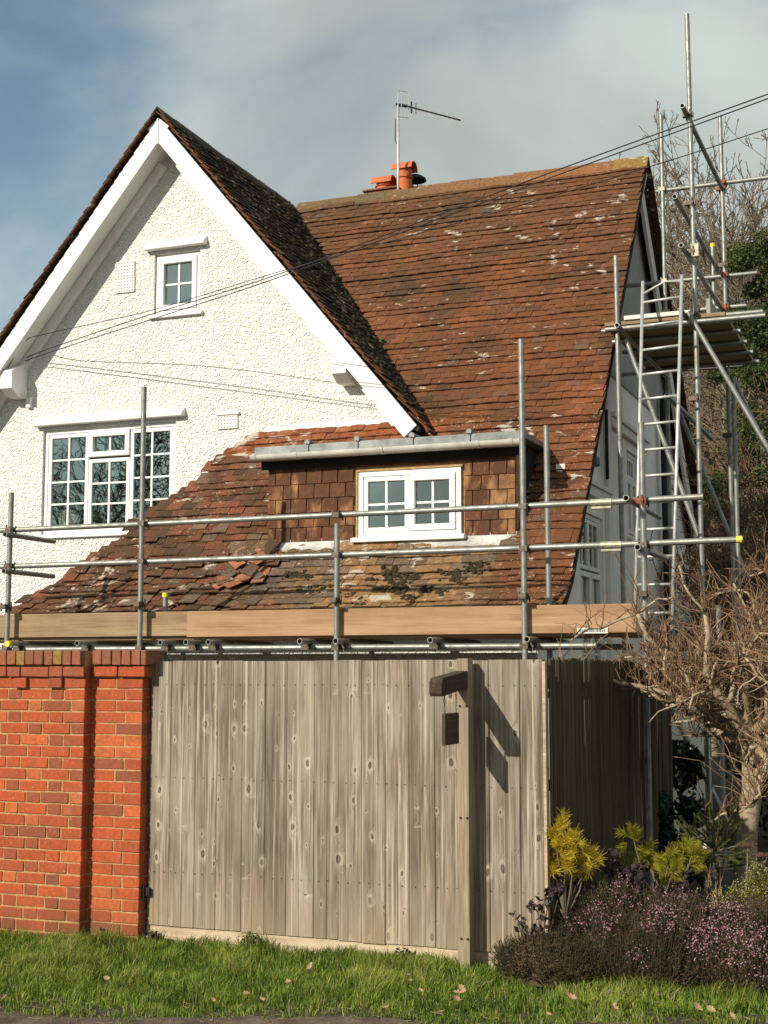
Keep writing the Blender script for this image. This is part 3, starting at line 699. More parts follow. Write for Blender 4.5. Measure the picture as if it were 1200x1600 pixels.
# main slope: courses measured along the slope from the eaves
prof = [(YE - 0.03, ZE - 0.02), (YB, ZB), (YR, ZR)]
XD0, XD1 = -6.11, -3.585                               # dormer width
YD = 12.36
ZDT = 3.86                                             # dormer roof level
YDB = 13.5 - (4.25 - ZDT) / TM
def prof_at(s):
    for (y0, z0), (y1, z1) in zip(prof, prof[1:]):
        l = math.hypot(y1 - y0, z1 - z0)
        if s <= l or (y1, z1) == prof[-1]:
            return y0 + (y1 - y0) * s / l, z0 + (z1 - z0) * s / l, Vector((0, (y1 - y0) / l, (z1 - z0) / l))
        s -= l
slen = sum(math.hypot(b[0] - a[0], b[1] - a[1]) for a, b in zip(prof, prof[1:]))
cands = []
row = 0; s_ = 0.0
while s_ < slen - 0.19:
    y, z, Yv = prof_at(s_); N = Vector((1, 0, 0)).cross(Yv)
    sag = 0
    x = -9.2 + (0.083 if row % 2 else 0)
    xr_ = right_x(y) + random.uniform(-0.006, 0.006)
    while x < xr_ + 0.08:
        xc = x
        ok = xc - 0.083 < xr_ - 0.02
        if y < 13.5: ok = ok and xc > hip_x(y) - 0.03
        else: ok = ok and xc > valley_x(y) - 0.05
        inside_d = XD0 + 0.03 < xc < XD1 - 0.02 and YD - 0.03 < y < YDB - 0.04
        if ok and not inside_d:
            xx = min(xc, xr_ - 0.08)
            zz = 0.018 * fbm(xc * 0.9, s_ * 0.9, 9.0) + 0.006 * math.sin(row * 1.7)
            hole = (-6.28 < xc < -6.02 and 11.85 < y < 12.25)
            rough = 1.0 + (2.2 if (xc < -5.9 and y < 12.6) else 0) + (6 if hole else 0)
            tn = low_tint(xc, y, z) if y < 13.5 else main_tint(xc, y, z)
            if hole and random.random() < 0.5: tn = lerp3(PINK, ORG, random.random())
            cands.append((y, Vector((xx, y, z)) + N * (zz - (0.03 if hole else 0)), Vector((1, 0, 0)), Yv, N, tn, rough))
        x += 0.166
    s_ += GA * random.uniform(0.985, 1.015); row += 1
order = sorted(range(len(cands)), key=lambda i: cands[i][1].y + 0.15 * abs(cands[i][1].x + 5) * 0)
vis = set([i for i in order if cands[i][1].z > 2.27 and cands[i][1].x > -8.5][:285])
for i, c in enumerate(cands): put_tile(c[1], c[2], c[3], c[4], c[5], i in vis, c[6])
# front gable slopes
for s in (1, -1):
    Yv = Vector((-s * math.cos(R(50.2)), 0, math.sin(R(50.2)))); N = Vector((s * math.sin(R(50.2)), 0, math.cos(R(50.2)))); X = Yv.cross(N)
    Ls = 3.2 / math.cos(R(50.2)); k = 0; q = 0.0
    while q < Ls - 0.20:
        foot = Vector((XA + s * 3.2, 0, ZR - TG * 3.2)) + Yv * q
        y = YV - 0.055 + (0.083 if k % 2 else 0.0) + 0.08
        if s == 1: ylim = YR - (foot.x - XA) * TG / TM + 0.08
        else: ylim = 15.2
        if k % 2: put_tile(Vector((foot.x, YV - 0.055 + 0.038, foot.z)), X, Yv, N, lerp3(BRN, RED, random.random() * 0.5), False, 1.4, 0.48)
        while y < ylim:
            wob = 0.02 * fbm(q * 1.3, y * 1.3, 4)
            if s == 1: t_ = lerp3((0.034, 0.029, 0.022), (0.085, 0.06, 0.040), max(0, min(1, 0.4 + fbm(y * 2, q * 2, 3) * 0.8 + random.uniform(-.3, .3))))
            else: t_ = lerp3(DRK, BRN, random.random())
            if s == 1 and y < 13.3: t_ = lerp3(BRN, RED, random.random() * 0.8)
            P = Vector((foot.x, y, foot.z)) + N * (wob * 0.6)
            put_tile(P, X, Yv, N, t_, False, 2.2 if s == 1 else 1.6)
            y += 0.166
        q += GA * random.uniform(0.97, 1.03); k += 1
# rear slope, along the verge that shows
q = 0.0; k = 0; Lr = (ZR - 3.55) / math.sin(math.atan(TM))
Yv = Vector((0, -math.cos(math.atan(TM)), math.sin(math.atan(TM)))); N = Vector((0, math.sin(math.atan(TM)), math.cos(math.atan(TM)))); X = Vector((-1, 0, 0))
while q < Lr - 0.22:
    P0 = Vector((0, yv2, 3.55)) + Yv * q
    if k % 2: put_tile(Vector((xr + 0.062, P0.y, P0.z)), X, Yv, N, lerp3(DRK, BRN, random.random()), False, 1.0, 0.48)
    for i in range(8): put_tile(Vector((xr + 0.02 - 0.166 * i - (0.083 if k % 2 else 0), P0.y, P0.z)), X, Yv, N, lerp3(DRK, BRN, random.random()), False, 1.3)
    q += GA; k += 1
# slipped and broken tiles around the hole in the lower slope
for i in range(16):
    x = random.uniform(-6.42, -5.95); y = random.uniform(11.86, 12.22); z = zroof(y)
    yy, zz, Yv = prof_at(0.1 if y < YB else 0.7); N = Vector((1, 0, 0)).cross(Yv)
    a = random.uniform(-0.9, 0.9); X2 = Vector((1, 0, 0)) * math.cos(a) + Yv * math.sin(a); Y2 = N.cross(X2)
    put_tile(Vector((x, y, z)) + N * random.uniform(0.02, 0.045), X2, Y2, N, lerp3(PINK, ORG, random.random()) if i % 2 else lerp3(GRY, BRN, random.random()), len(shown) < 298, 3, random.uniform(0.5, 1.0))
for k, M, tn in shown: instance(TILES[k][0], 'tile', M, roof, tn)
o = stuff.build('tile_field', 'roof_tile', roof); tag(o, kind='stuff')

# ridge tiles
def ridge_run(p0, p1, n, cols, drop=0.13, w=0.15):
    p0, p1 = Vector(p0), Vector(p1); d = (p1 - p0) / n; dn = d.normalized(); sx = dn.cross(Vector((0, 0, 1))).normalized()
    me = None
    for i in range(n):
        a = p0 + d * i; t = 0.016; m = MB()
        prof_ = [(-w, -drop), (-w * 0.55, -drop * 0.36), (0, 0.02), (w * 0.55, -drop * 0.36), (w, -drop)]
        lift = random.uniform(-0.006, 0.010)
        for e in (0.004, 0.996):
            c = a + d * e + Vector((0, 0, 0.035 + lift + (0.006 if e < .5 else 0)))
            for (u, v) in prof_: m.v.append(tuple(c + sx * u + Vector((0, 0, v))))
            for (u, v) in prof_: m.v.append(tuple(c + sx * u * 0.9 + Vector((0, 0, v - t * 1.4))))
        for k in range(4):
            m.f += [(k, k + 1, 11 + k, 10 + k), (5 + k, 15 + k, 16 + k, 6 + k), (k, 5 + k, 6 + k, k + 1), (10 + k, 11 + k, 16 + k, 15 + k)]
        m.f += [(0, 10, 15, 5), (4, 9, 19, 14)]
        c = cols(i / n); m.t = [(1, 1, 1)] * len(m.v)
        o = m.build('ridge_tile', 'roof_tile', roof, fixn=True); o.color = (*c, 1)
def rc(t):
    c = lerp3((0.17, 0.12, 0.06), (0.30, 0.13, 0.055), min(1, max(0, t + random.uniform(-.25, .25))))
    if t > 0.9: c = (0.30, 0.19, 0.05)
    return c
ridge_run((XA + 0.1, YR, ZR), (right_x(YR) + 0.03, YR, ZR), 11, rc, 0.16, 0.14)
ridge_run((XA, YV - 0.03, ZR), (XA, YR - 0.15, ZR), 8, lambda t: (0.085, 0.062, 0.045), 0.17, 0.13)

# moss cushions on the roof
def blob(m, c, r, flat, N, n=7):
    X = N.orthogonal().normalized(); Y = N.cross(X); o = len(m.v); rings = [(1.0, 0.0), (0.85, 0.55), (0.45, 0.9)]
    ph = random.random() * 9
    for rr, h in rings:
        for k in range(n):
            th = 2 * math.pi * k / n; q = r * rr * (1 + 0.35 * math.sin(3 * th + ph) * random.uniform(0.5, 1))
            m.v.append(tuple(c + X * math.cos(th) * q + Y * math.sin(th) * q + N * h * flat))
    m.v.append(tuple(c + N * flat))
    for i in range(2):
        for k in range(n): k2 = (k + 1) % n; m.f.append((o + i * n + k, o + i * n + k2, o + (i + 1) * n + k2, o + (i + 1) * n + k))
    for k in range(n): m.f.append((o + 2 * n + k, o + 2 * n + (k + 1) % n, o + 3 * n))
m = MB(); Nm = Vector((0, -math.sin(math.atan(TM)), math.cos(math.atan(TM)))); Nb = Vector((0, -math.sin(math.atan(TB)), math.cos(math.atan(TB))))
def roof_pt(px, py):
    r = ray(px, py); t = (4.25 - TM * 13.5 - CAM.z) / (r.z - TM * r.y); p = CAM + r * t
    if p.y < YB: t = (ZB - TB * YB - CAM.z) / (r.z - TB * r.y); p = CAM + r * t
    return p
for (px, py, sp, nb) in ((470, 905, 26, 26), (500, 925, 34, 26), (545, 935, 18, 14), (595, 925, 12, 9), (615, 900, 22, 16), (625, 915, 16, 12), (648, 905, 7, 7), (622, 925, 13, 12), (665, 925, 14, 12), (690, 930, 10, 8), (706, 902, 22, 14), (716, 912, 15, 10), (745, 890, 26, 14), (585, 910, 8, 5), (325, 832, 9, 8), (300, 840, 9, 7), (295, 868, 7, 5), (640, 938, 20, 8), (560, 945, 20, 8)):
    for _ in range(int(nb * 1.7)):
        p = roof_pt(px + random.gauss(0, sp * 0.5), py + random.gauss(0, sp * 0.18))
        N = Nb if p.y < YB else Nm
        blob(m, p + N * 0.024, random.uniform(0.010, 0.034), random.uniform(0.012, 0.026), N)
tag(m.build('moss_cushions', 'moss', roof, smooth=True), 'dark cushions of moss on the lower tiles', kind='stuff')
m = MB(); 
for i in range(520):                                   # moss along the shaded gable slope and the valley
    u = random.random(); x = XA + 3.05 * u; y0 = YR - (x - XA) * TG / TM
    y = y0 - abs(random.gauss(0, 0.5)) if i % 2 else random.uniform(13.3, y0)
    if y < 13.25: continue
    blob(m, Vector((x, y, ZR - TG * (x - XA))) + Vector((0.02, 0, 0.016)), random.uniform(0.015, 0.045), random.uniform(0.015, 0.04), Vector((math.sin(R(50.2)), 0, math.cos(R(50.2)))), 6)
tag(m.build('valley_moss', 'moss', roof, smooth=True), kind='stuff')
m = MB(); c0 = roof_pt(597, 540)
for i in range(30): blob(m, c0 + Vector((random.gauss(0, 0.07), random.gauss(0, 0.05), 0)) * 1.0 + Vector((0, 0, random.uniform(0, 0.05))), random.uniform(0.02, 0.04), random.uniform(0.02, 0.045), Nm)
tag(m.build('green_moss', 'moss_green', roof, smooth=True), 'bright green moss tuft in the valley', kind='stuff')

# dormer -----------------------------------------------------------
dormer = bpy.data.objects.new('dormer', None); COL.objects.link(dormer); place(dormer, ((XD0 + XD1) / 2, YD, 2.93), house)
dormer['label'] = 'flat topped tile hung dormer above the low eaves'
ZD0 = zroof(YD) - 0.05
DW = (at(562, 740, YD).x, at(722, 730, YD).x, 2.965, 3.60)
mb = MB(); mb.plate([(XD0, ZD0), (XD1, ZD0), (XD1, ZDT - 0.03), (XD0, ZDT - 0.03)], [[(DW[0], DW[2]), (DW[1], DW[2]), (DW[1], DW[3]), (DW[0], DW[3])]], lambda u, v, w: Vector((u, YD + w, v)), 0.1)
mb.build('dormer_wall', 'hung_backing', dormer, fixn=True)
for xx in (XD0, XD1 - 0.06):
    mb = MB(); mb.plate([(YD + 0.102, zroof(YD + 0.1) - 0.04), (YD + 0.102, ZDT - 0.03), (YDB + 0.02, ZDT - 0.03)], [], lambda u, v, w, xx=xx: Vector((xx + w, u, v)), 0.06)
    mb.build('dormer_cheek', 'near_black', dormer, fixn=True)  # cheeks near black: their shade is put into the colour
# hung tiles on the dormer front
hm = []
for s in range(5):
    rr = random.Random(50 + s); j = lambda a: rr.uniform(-a, a); w, l, t = 0.0795, 0.185, 0.006
    v = [(-w, -t, 0 + j(.002)), (w, -t, 0 + j(.002)), (w, -t * .6, l), (-w, -t * .6, l), (-w, t, 0), (w, t, 0), (w, t, l), (-w, t, l)]
    me = bpy.data.meshes.new('wall_tile'); me.from_pydata(v, [], [(0, 1, 2, 3), (4, 7, 6, 5), (0, 4, 5, 1), (1, 5, 6, 2), (3, 2, 6, 7), (0, 3, 7, 4)])
    a = me.attributes.new('tint', 'FLOAT_COLOR', 'POINT'); a.data.foreach_set('color', [1.0] * 32); me.materials.append(MAT['hung_tile']); hm.append(me)
def hung(xc, z, w=1.0, hi=1.0, orange=0.0):
    base = lerp3((0.105, 0.044, 0.025), (0.155, 0.062, 0.034), random.random())
    c = lerp3(base, (0.42, 0.20, 0.085), orange)
    M = Matrix.Translation((xc, YD - 0.030, z)) @ Matrix.Rotation(R(-4.0) + random.gauss(0, 0.006), 4, 'X') @ Matrix.Rotation(random.gauss(0, 0.006), 4, 'Y') @ Matrix.Diagonal((w, 1, hi, 1))
    instance(random.choice(hm), 'wall_tile', M, dormer, c)
gz = 0.140; z = 2.955; r_ = 0
while z < 3.70:
    for (a, b) in ((XD0 + 0.004, DW[0] - 0.03), (DW[1] + 0.03, XD1 - 0.004)):
        if z > DW[3] - 0.01 and a < -5: b = XD1 - 0.004
        elif z > DW[3] - 0.01: continue
        x = a - (0.0 if r_ % 2 else 0.083)
        while x < b - 0.02:
            x0 = max(a, x); x1 = min(b, x + 0.162)
            px = (x0 + x1) / 2
            o_ = 0.0
            if px > -4.05 and x1 > b - 0.02 and random.random() < 0.6: o_ = random.uniform(0.4, 0.8)
            if x1 - x0 > 0.03: hung(px, z, (x1 - x0 - 0.007) / 0.159, 1.0, o_)
            x += 0.166
    z += gz; r_ += 1
window('dormer_window', DW[0], DW[1], DW[2], DW[3], YD - 0.035, [(0, 0.5, 0, 1, 2, 2, False), (0.5, 1, 0, 1, 2, 2, True)], 'white two-light dormer window with one raised sash', deep=0.1)
m = MB(); m.box(DW[0] - 0.02, DW[1] + 0.02, YD - 0.045, YD - 0.012, DW[3] + 0.001, DW[3] + 0.022); m.box(DW[0] - 0.022, DW[0] - 0.002, YD - 0.045, YD - 0.012, DW[2], DW[3]); m.build('window_trim', 'mortar', dormer)
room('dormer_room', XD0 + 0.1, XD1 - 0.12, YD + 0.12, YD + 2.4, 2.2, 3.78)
# lead flat roof with rolls and drip edge
m = MB(); m.box(XD0 - 0.10, XD1 + 0.10, YD - 0.115, YDB + 0.06, ZDT - 0.028, ZDT + 0.03); m.box(XD0 - 0.10, XD1 + 0.10, YD - 0.135, YD - 0.116, ZDT - 0.06, ZDT + 0.028)
m.build('lead_roof', 'lead', dormer, bevel=0.01)
for px in (483, 560, 646, 735):
    x = at(px, 690, YD - 0.1).x
    m = MB(); m.tube([(x, YD - 0.15, ZDT + 0.045), (x, YDB + 0.02, ZDT + 0.045)], 0.028, 10); m.box(x - 0.012, x + 0.012, YD - 0.150, YD - 0.1355, ZDT - 0.06, ZDT + 0.03); m.build('lead_roll', 'lead', dormer, smooth=False)
m = MB(); m.box(XD0 - 0.06, XD1 + 0.06, YD - 0.06, YD - 0.042, ZDT - 0.19, ZDT - 0.062); m.build('fascia', 'near_black', dormer)
# gutter
GY, GZ, GR = YD - 0.185, ZDT - 0.065, 0.056
m = MB(); gx0, gx1 = XD0 - 0.09, XD1 + 0.10; n = 10
for e, x in enumerate((gx0, gx1)):
    for rr in (GR, GR - 0.004):
        for k in range(n + 1):
            th = math.pi + math.pi * k / n; m.v.append((x, GY + rr * math.cos(th), GZ + rr * math.sin(th)))
S = 2 * (n + 1)
for k in range(n):
    m.f.append((k, k + 1, S + k + 1, S + k)); m.f.append((n + 1 + k, S + n + 1 + k, S + n + 2 + k, n + 2 + k))
    m.f.append((k, n + 1 + k, n + 2 + k, k + 1)); m.f.append((S + k, S + k + 1, S + n + 2 + k, S + n + 1 + k))
for k in (0, n): m.f.append((k, S + k, S + n + 1 + k, n + 1 + k))
gut = m.build('gutter', 'gutter_plastic', dormer, smooth=False, fixn=True); smooth_by_angle(gut)
for px in (400, 464, 598, 748, 800):
    x = at(px, 700, GY).x; m = MB()
    for e, xx in enumerate((x - 0.018, x + 0.018)):
        for rr in (GR + 0.007, GR + 0.001):
            for k in range(n + 1):
                th = math.pi + math.pi * k / n; m.v.append((xx, GY + rr * math.cos(th), GZ + 0.004 + rr * math.sin(th)))
    for k in range(n):
        m.f.append((k, k + 1, S + k + 1, S + k)); m.f.append((n + 1 + k, S + n + 1 + k, S + n + 2 + k, n + 2 + k))
        m.f.append((k, n + 1 + k, n + 2 + k, k + 1)); m.f.append((S + k, S + k + 1, S + n + 2 + k, S + n + 1 + k))
    m.build('gutter_clip', 'gutter_plastic', dormer, smooth=False, fixn=True)
for x in (gx0 - 0.003, gx1 + 0.003):
    m = MB(); m.plate([(GY + 0.059 * math.cos(math.pi + math.pi * k / 10), GZ + 0.004 + 0.059 * math.sin(math.pi + math.pi * k / 10)) for k in range(11)], [], lambda u, v, w, x=x: Vector((x + w - 0.004, u, v)), 0.008)
    m.build('gutter_end', 'gutter_plastic', dormer, fixn=True)
# lead apron under the dormer
m = MB(); nseg = 26
for i in range(nseg + 1):
    x = XD0 + 0.01 + (XD1 - XD0 - 0.0) * i / nseg
    for (y, dz) in ((YD - 0.028, 0.075), (YD - 0.03, 0.045), (YD - 0.11, 0.042)):
        yy = y - (0.012 * fbm(x * 4, 1.0) if dz < 0.05 and y < YD - 0.05 else 0); m.v.append((x, yy, zroof(yy) + dz + 0.006 * fbm(x * 6, y)))
for i in range(nseg):
    for k in range(2): a = i * 3 + k; m.f.append((a, a + 1, a + 4, a + 3))
o = m.build('lead_apron', 'apron_lead', dormer, smooth=True); md = o.modifiers.new('t', 'SOLIDIFY'); md.thickness = 0.006

# east windows
window('french_window', E1[0], E1[1], E1[2], E1[3], XE - 0.03, [(0, 0.5, 0, 0.72, 2, 5, True), (0.5, 1, 0, 0.72, 2, 5, True), (0, 0.5, 0.73, 1, 2, 2, False), (0.5, 1, 0.73, 1, 2, 2, False)], 'tall small-paned side window in the shade', axis='x', trim='end_trim')
window('side_window', E2[0], E2[1], E2[2], E2[3], XE - 0.03, [(0, 0.5, 0, 0.7, 2, 4, True), (0.5, 1, 0, 0.7, 2, 4, True), (0, 1, 0.71, 1, 4, 1, False)], 'upper small-paned side window behind the ladder', axis='x', trim='end_trim')
m = MB(); m.box(-6.0, XE - 0.26, 12.9, 17.4, 0.1, 0.12); m.box(-6.0, -5.98, 12.4, 17.4, 0.1, 2.3); m.build('ground_floor_room', 'near_black', house)
# verge board under the right-hand rear verge
dv = Vector((0, math.cos(math.atan(TM)), -math.sin(math.atan(TM)))); nv = Vector((0, math.sin(math.atan(TM)), math.cos(math.atan(TM))))
m = MB(); c = Vector((xr - 0.03, YR, ZR)) + dv * 2.9 - nv * 0.19; m.obox(c, Vector((0.02, 0, 0)), dv * 2.85, nv * 0.10); m.build('verge_board', 'end_trim', house)
dv2 = Vector((0, -math.cos(math.atan(TM)), -math.sin(math.atan(TM)))); nv2 = Vector((0, -math.sin(math.atan(TM)), math.cos(math.atan(TM))))
m = MB(); c = Vector((XE + 0.11, YR, ZR)) + dv2 * 3.2 - nv2 * 0.115; m.obox(c, Vector((0.10, 0, 0)), dv2 * 3.1, nv2 * 0.03); m.build('verge_soffit', 'end_trim', house)

# chimney
YC = 17.45; cx0 = at(570, 300, YC).x; cx1 = at(620, 300, YC).x
chimney = bpy.data.objects.new('chimney', None); COL.objects.link(chimney); place(chimney, ((cx0 + cx1) / 2, YC, 6.8), house)
cz = at(590, 300, YC).z + 0.02
m = MB(); m.box(cx0, cx1, YC, YC + 0.55, 6.5, cz); m.build('stack', 'terracotta_dark', chimney, bevel=0.01)
m = MB(); m.box(cx1 + 0.003, cx1 + 0.5, YC + 0.01, YC + 0.54, 6.5, cz - 0.12); m.build('stack', 'terracotta_dark', chimney, bevel=0.01)
m = MB(); m.box(cx0 - 0.03, cx1 + 0.03, YC - 0.03, YC + 0.58, cz + 0.001, cz + 0.03); m.build('stack_cap', 'terracotta_dark', chimney, bevel=0.01)
def hooded_pot(px, zt, h, r, hood):
    x = at(px, 280, YC + 0.22).x; z0 = zt - h
    m = MB(); m.lathe((x, YC + 0.22, z0), [(r * 1.12, 0), (r * 1.0, 0.05), (r * 0.92, h * 0.5), (r * 0.94, h * 0.66), (r * 1.08, h * 0.68), (r * 1.08, h * 0.72), (r * 0.92, h * 0.74), (r * 0.92, h - 0.02), (r * 0.75, h - 0.02), (r * 0.7, h * 0.3)], 18)
    o = m.build('chimney_pot', 'terracotta', chimney, smooth=True); smooth_by_angle(o, 35)
    m = MB(); n = 10; t = 0.02                          # half-round hood, axis along x
    for x_ in (x - hood, x + hood):
        for rr in (r * 1.15, r * 1.15 - t):
            for k in range(n + 1): th = math.pi * k / n; m.v.append((x_, YC + 0.22 + rr * math.cos(th), zt - 0.03 + rr * 0.9 * math.sin(th)))
    S2 = 2 * (n + 1)
    for k in range(n):
        m.f += [(k, k + 1, S2 + k + 1, S2 + k), (n + 1 + k, S2 + n + 1 + k, S2 + n + 2 + k, n + 2 + k), (k, n + 1 + k, n + 2 + k, k + 1), (S2 + k, S2 + k + 1, S2 + n + 2 + k, S2 + n + 1 + k)]
    for k in (0, n): m.f.append((k, S2 + k, S2 + n + 1 + k, n + 1 + k))
    o = m.build('pot_hood', 'terracotta', chimney, fixn=True); smooth_by_angle(o, 35)
hooded_pot(600, at(600, 285, YC + .2).z, 0.20, 0.115, 0.15)
hooded_pot(632, at(632, 263, YC + .2).z, 0.46, 0.115, 0.15)
x = at(645, 285, YC + 0.3).x; zt = at(648, 272, YC + 0.3).z
m = MB(); m.lathe((x, YC + 0.4, zt - 0.32), [(0.10, 0), (0.10, 0.14), (0.085, 0.15)], 14); m.lathe((x, YC + 0.4, zt - 0.05), [(0.16, -0.01), (0.15, 0.02), (0.09, 0.06), (0.001, 0.075)], 14)
for k in range(8): th = k * math.pi / 4; m.tube([(x + 0.085 * math.cos(th), YC + 0.4 + 0.085 * math.sin(th), zt - 0.18), (x + 0.09 * math.cos(th), YC + 0.4 + 0.09 * math.sin(th), zt - 0.05)], 0.006, 5)
m.build('metal_cowl', 'black_metal', chimney)

# things behind the panes
p = at(88, 818, YW + 0.36); bx_ = MB(); bx_.box(p.x - 0.06, p.x + 0.10, YW + 0.33, YW + 0.45, 3.262, 3.50); bx_.box(p.x + 0.16, p.x + 0.30, YW + 0.33, YW + 0.42, 3.262, 3.50)
tag(MB().box(p.x - 0.06, p.x + 0.10, YW + 0.13, YW + 0.25, 3.262, 3.55).build('cardboard_box', 'cardboard'), 'pale card box standing inside the wide gable window, left one of two', 'box')
tag(MB().obox(Vector((p.x + 0.27, YW + 0.20, 3.412)), Vector((0.08, 0.03, 0)), Vector((-0.02, 0.05, 0)), Vector((0.010, 0, 0.15))).build('cardboard_box', 'cardboard'), 'pale card box tilting inside the wide gable window, right one of two', 'box')
p = at(622, 818, YD + 0.25); tag(MB().lathe((p.x, YD + 0.28, 2.99), [(0.085, 0), (0.07, 0.15), (0.06, 0.151)], 14).build('lamp_shade', 'lampshade'), 'small orange lampshade behind the dormer window', 'lampshade')
for (px, x_) in ((150, 0), (168, 0)):
    pass

# ------------------------------------------------------------------ TV aerial on the chimney
mp = at(622, 165, YC - 0.05); al = thing('television_aerial', (mp.x, YC - 0.05, 7.9), 'thin television aerial on a mast beside the chimney pots', 'aerial')
m = MB(); m.tube([(mp.x, YC - 0.05, 7.6), (mp.x, YC - 0.05, mp.z + 0.02)], 0.019, 8); m.build('mast', 'aluminium', al, smooth=True)
b0 = mp + Vector((0.06, 0, 0.0)); b1_ = at(720, 188, YC + 0.15)
m = MB(); m.tube([mp + Vector((-0.03, 0, 0.02)), b0 + (b1_ - b0) * 0.08], 0.022, 8); m.build('mount', 'black_metal', al)
m = MB(); st = b0 + (b1_ - b0) * 0.0; m.tube([st, b1_], 0.011, 6); m.build('boom', 'black_metal', al)
for i in range(12):
    t_ = 0.16 + 0.84 * i / 11; c = b0 + (b1_ - b0) * t_; hh = 0.085 - 0.02 * t_
    m = MB(); m.tube([c - Vector((0, 0, hh)), c + Vector((0, 0, hh))], 0.006 if i else 0.012, 5); m.build('element', 'aluminium' if i > 1 else 'black_metal', al)
rf = b0 + (b1_ - b0) * 0.02
m = MB()
for dy in (-0.10, -0.035, 0.035, 0.10): m.tube([rf + Vector((dy * 0.6, dy * 0.5, -0.17)), rf + Vector((dy * 0.6, dy * 0.5, 0.20))], 0.0055, 5)
for dz in (-0.17, 0.20): m.tube([rf + Vector((-0.06, -0.05, dz)), rf + Vector((0.06, 0.05, dz))], 0.0055, 5)
m.build('reflector', 'aluminium', al)
m = MB(); m.tube([mp + Vector((-0.03, -0.02, -0.2)), mp + Vector((-0.035, -0.02, -0.5)), mp + Vector((-0.02, -0.02, -0.55))], 0.007, 5); m.build('lead_cable', 'cable', al)

# ------------------------------------------------------------------ overhead cables
def cable(pts, r, label):
    # smooth polyline through 3-D points
    P = [Vector(p) for p in pts]; out = []
    for i in range(len(P) - 1):
        a, b = P[i], P[i + 1]; p0 = P[max(0, i - 1)]; p3 = P[min(len(P) - 1, i + 2)]
        for k in range(8):
            t = k / 8; out.append(0.5 * ((2 * a) + (b - p0) * t + (2 * p0 - 5 * a + 4 * b - p3) * t * t + (3 * a - p0 - 3 * b + p3) * t ** 3))
    out.append(P[-1]); m = MB(); m.tube(out, r, 6); tag(m.build('overhead_cable', 'cable', smooth=True), label, 'cable', 'service cables to the gable')
def run(px, py, off=0.0):
    r = ray(px, py); t = (9.41 + off) / (r.y + 0.41 * r.x); return CAM + r * t
cable([at(32, 565, YW - 0.02), at(52, 554, 13.38), run(140, 523), run(240, 490), run(445, 425), run(870, 266), run(1200, 147), run(1320, 100)], 0.005, 'upper of the paired black overhead cables crossing the gable and roof')
cable([at(30, 568, YW - 0.02), at(50, 560, 13.38), run(140, 530), run(240, 498), run(445, 430), run(870, 274), run(1200, 154), run(1320, 107)], 0.005, 'lower of the paired black overhead cables crossing the gable and roof')
cable([at(12, 575, YV + 0.10), at(40, 533, 13.30), at(75, 521, 13.1), run(240, 484, .15), run(445, 422, .15), run(760, 336, .15), run(1010, 262, .15), run(1200, 201, .15), run(1320, 160, .15)], 0.0045, 'single black overhead cable looping up beside the bargeboard and passing the ridge end')
cable([at(985, 513, 30), at(1100, 484, 27), at(1200, 461, 25), at(1320, 432, 23)], 0.012, 'thin dark distant cable in front of the bare trees')

# ------------------------------------------------------------------ scaffolding
coup_me = {}
def coupler_mesh(mat):
    m = MB(); r = 0.031
    m.box(-r, r, -r, r, -0.026, 0.026); m.box(-r, r, r * 0.9, r * 2.9, -0.026, 0.024); m.box(-0.055, -r - 0.001, -0.012, 0.012, -0.012, 0.012); m.tube([(-0.045, 0, -0.05), (-0.045, 0, 0.05)], 0.009, 6)
    m.box(r + 0.001, 0.048, r * 1.2, r * 2.2, -0.012, 0.012); m.tube([(0.04, r * 1.7, -0.052), (0.04, r * 1.7, 0.04)], 0.009, 6)
    me = bpy.data.meshes.new('coupler'); me.from_pydata(m.v, [], m.f); me.materials.append(MAT[mat]); return me
COUP = {k: coupler_mesh(k) for k in ('coupler_steel', 'coupler_pale', 'coupler_rust')}
def coupler(par, p, rot=0.0, mat='coupler_steel', tilt=0.0):
    instance(COUP[mat], 'coupler', Matrix.Translation(Vector(p)) @ Matrix.Rotation(rot, 4, 'Z') @ Matrix.Rotation(tilt, 4, 'Y') @ Matrix.Scale(0.86, 4), par)
def tube(par, p0, p1, name='tube', mat='galvanised'):
    m = MB(); m.pipe(p0, p1); o = m.build(name, mat, par); smooth_by_angle(o, 40); return o
Y0 = 10.85; YI = 11.56
scaf = thing('scaffold', (-5, 11.2, 0), 'long low galvanised tube scaffold with timber toe board in front of the lower roof', 'scaffold')
ZRAIL = (3.02, 2.68); ZL = 1.905
posts = []
for px, py, top in ((14, 870, 770), (223, 800, 605), (526, 900, 818), (818, 750, 530), (1004, 760, 660)):
    b = at(px, py, Y0); zt = at(px, top, Y0).z; posts.append(b.x); tube(scaf, (b.x, Y0, -0.05), (b.x + 0.01 * random.uniform(-1, 1), Y0, zt), 'upright')
bI = at(857, 800, YI); tube(scaf, (bI.x, YI, -0.05), (bI.x - 0.01, YI, at(855, 665, YI).z), 'upright')
for x in posts[:3]: tube(scaf, (x + 0.03, YI, -0.05), (x + 0.03, YI, 2.0), 'upright')
bI = at(258, 945, YI); zI = at(258, 928, YI).z; tube(scaf, (bI.x, YI, -0.05), (bI.x, YI, zI), 'upright')
m = MB(); m.tube([(bI.x, YI, zI - 0.03), (bI.x, YI, zI + 0.012)], 0.028, 12); m.build('end_cap', 'yellow_cap', scaf)
xl = at(0, 830, Y0).x - 0.6
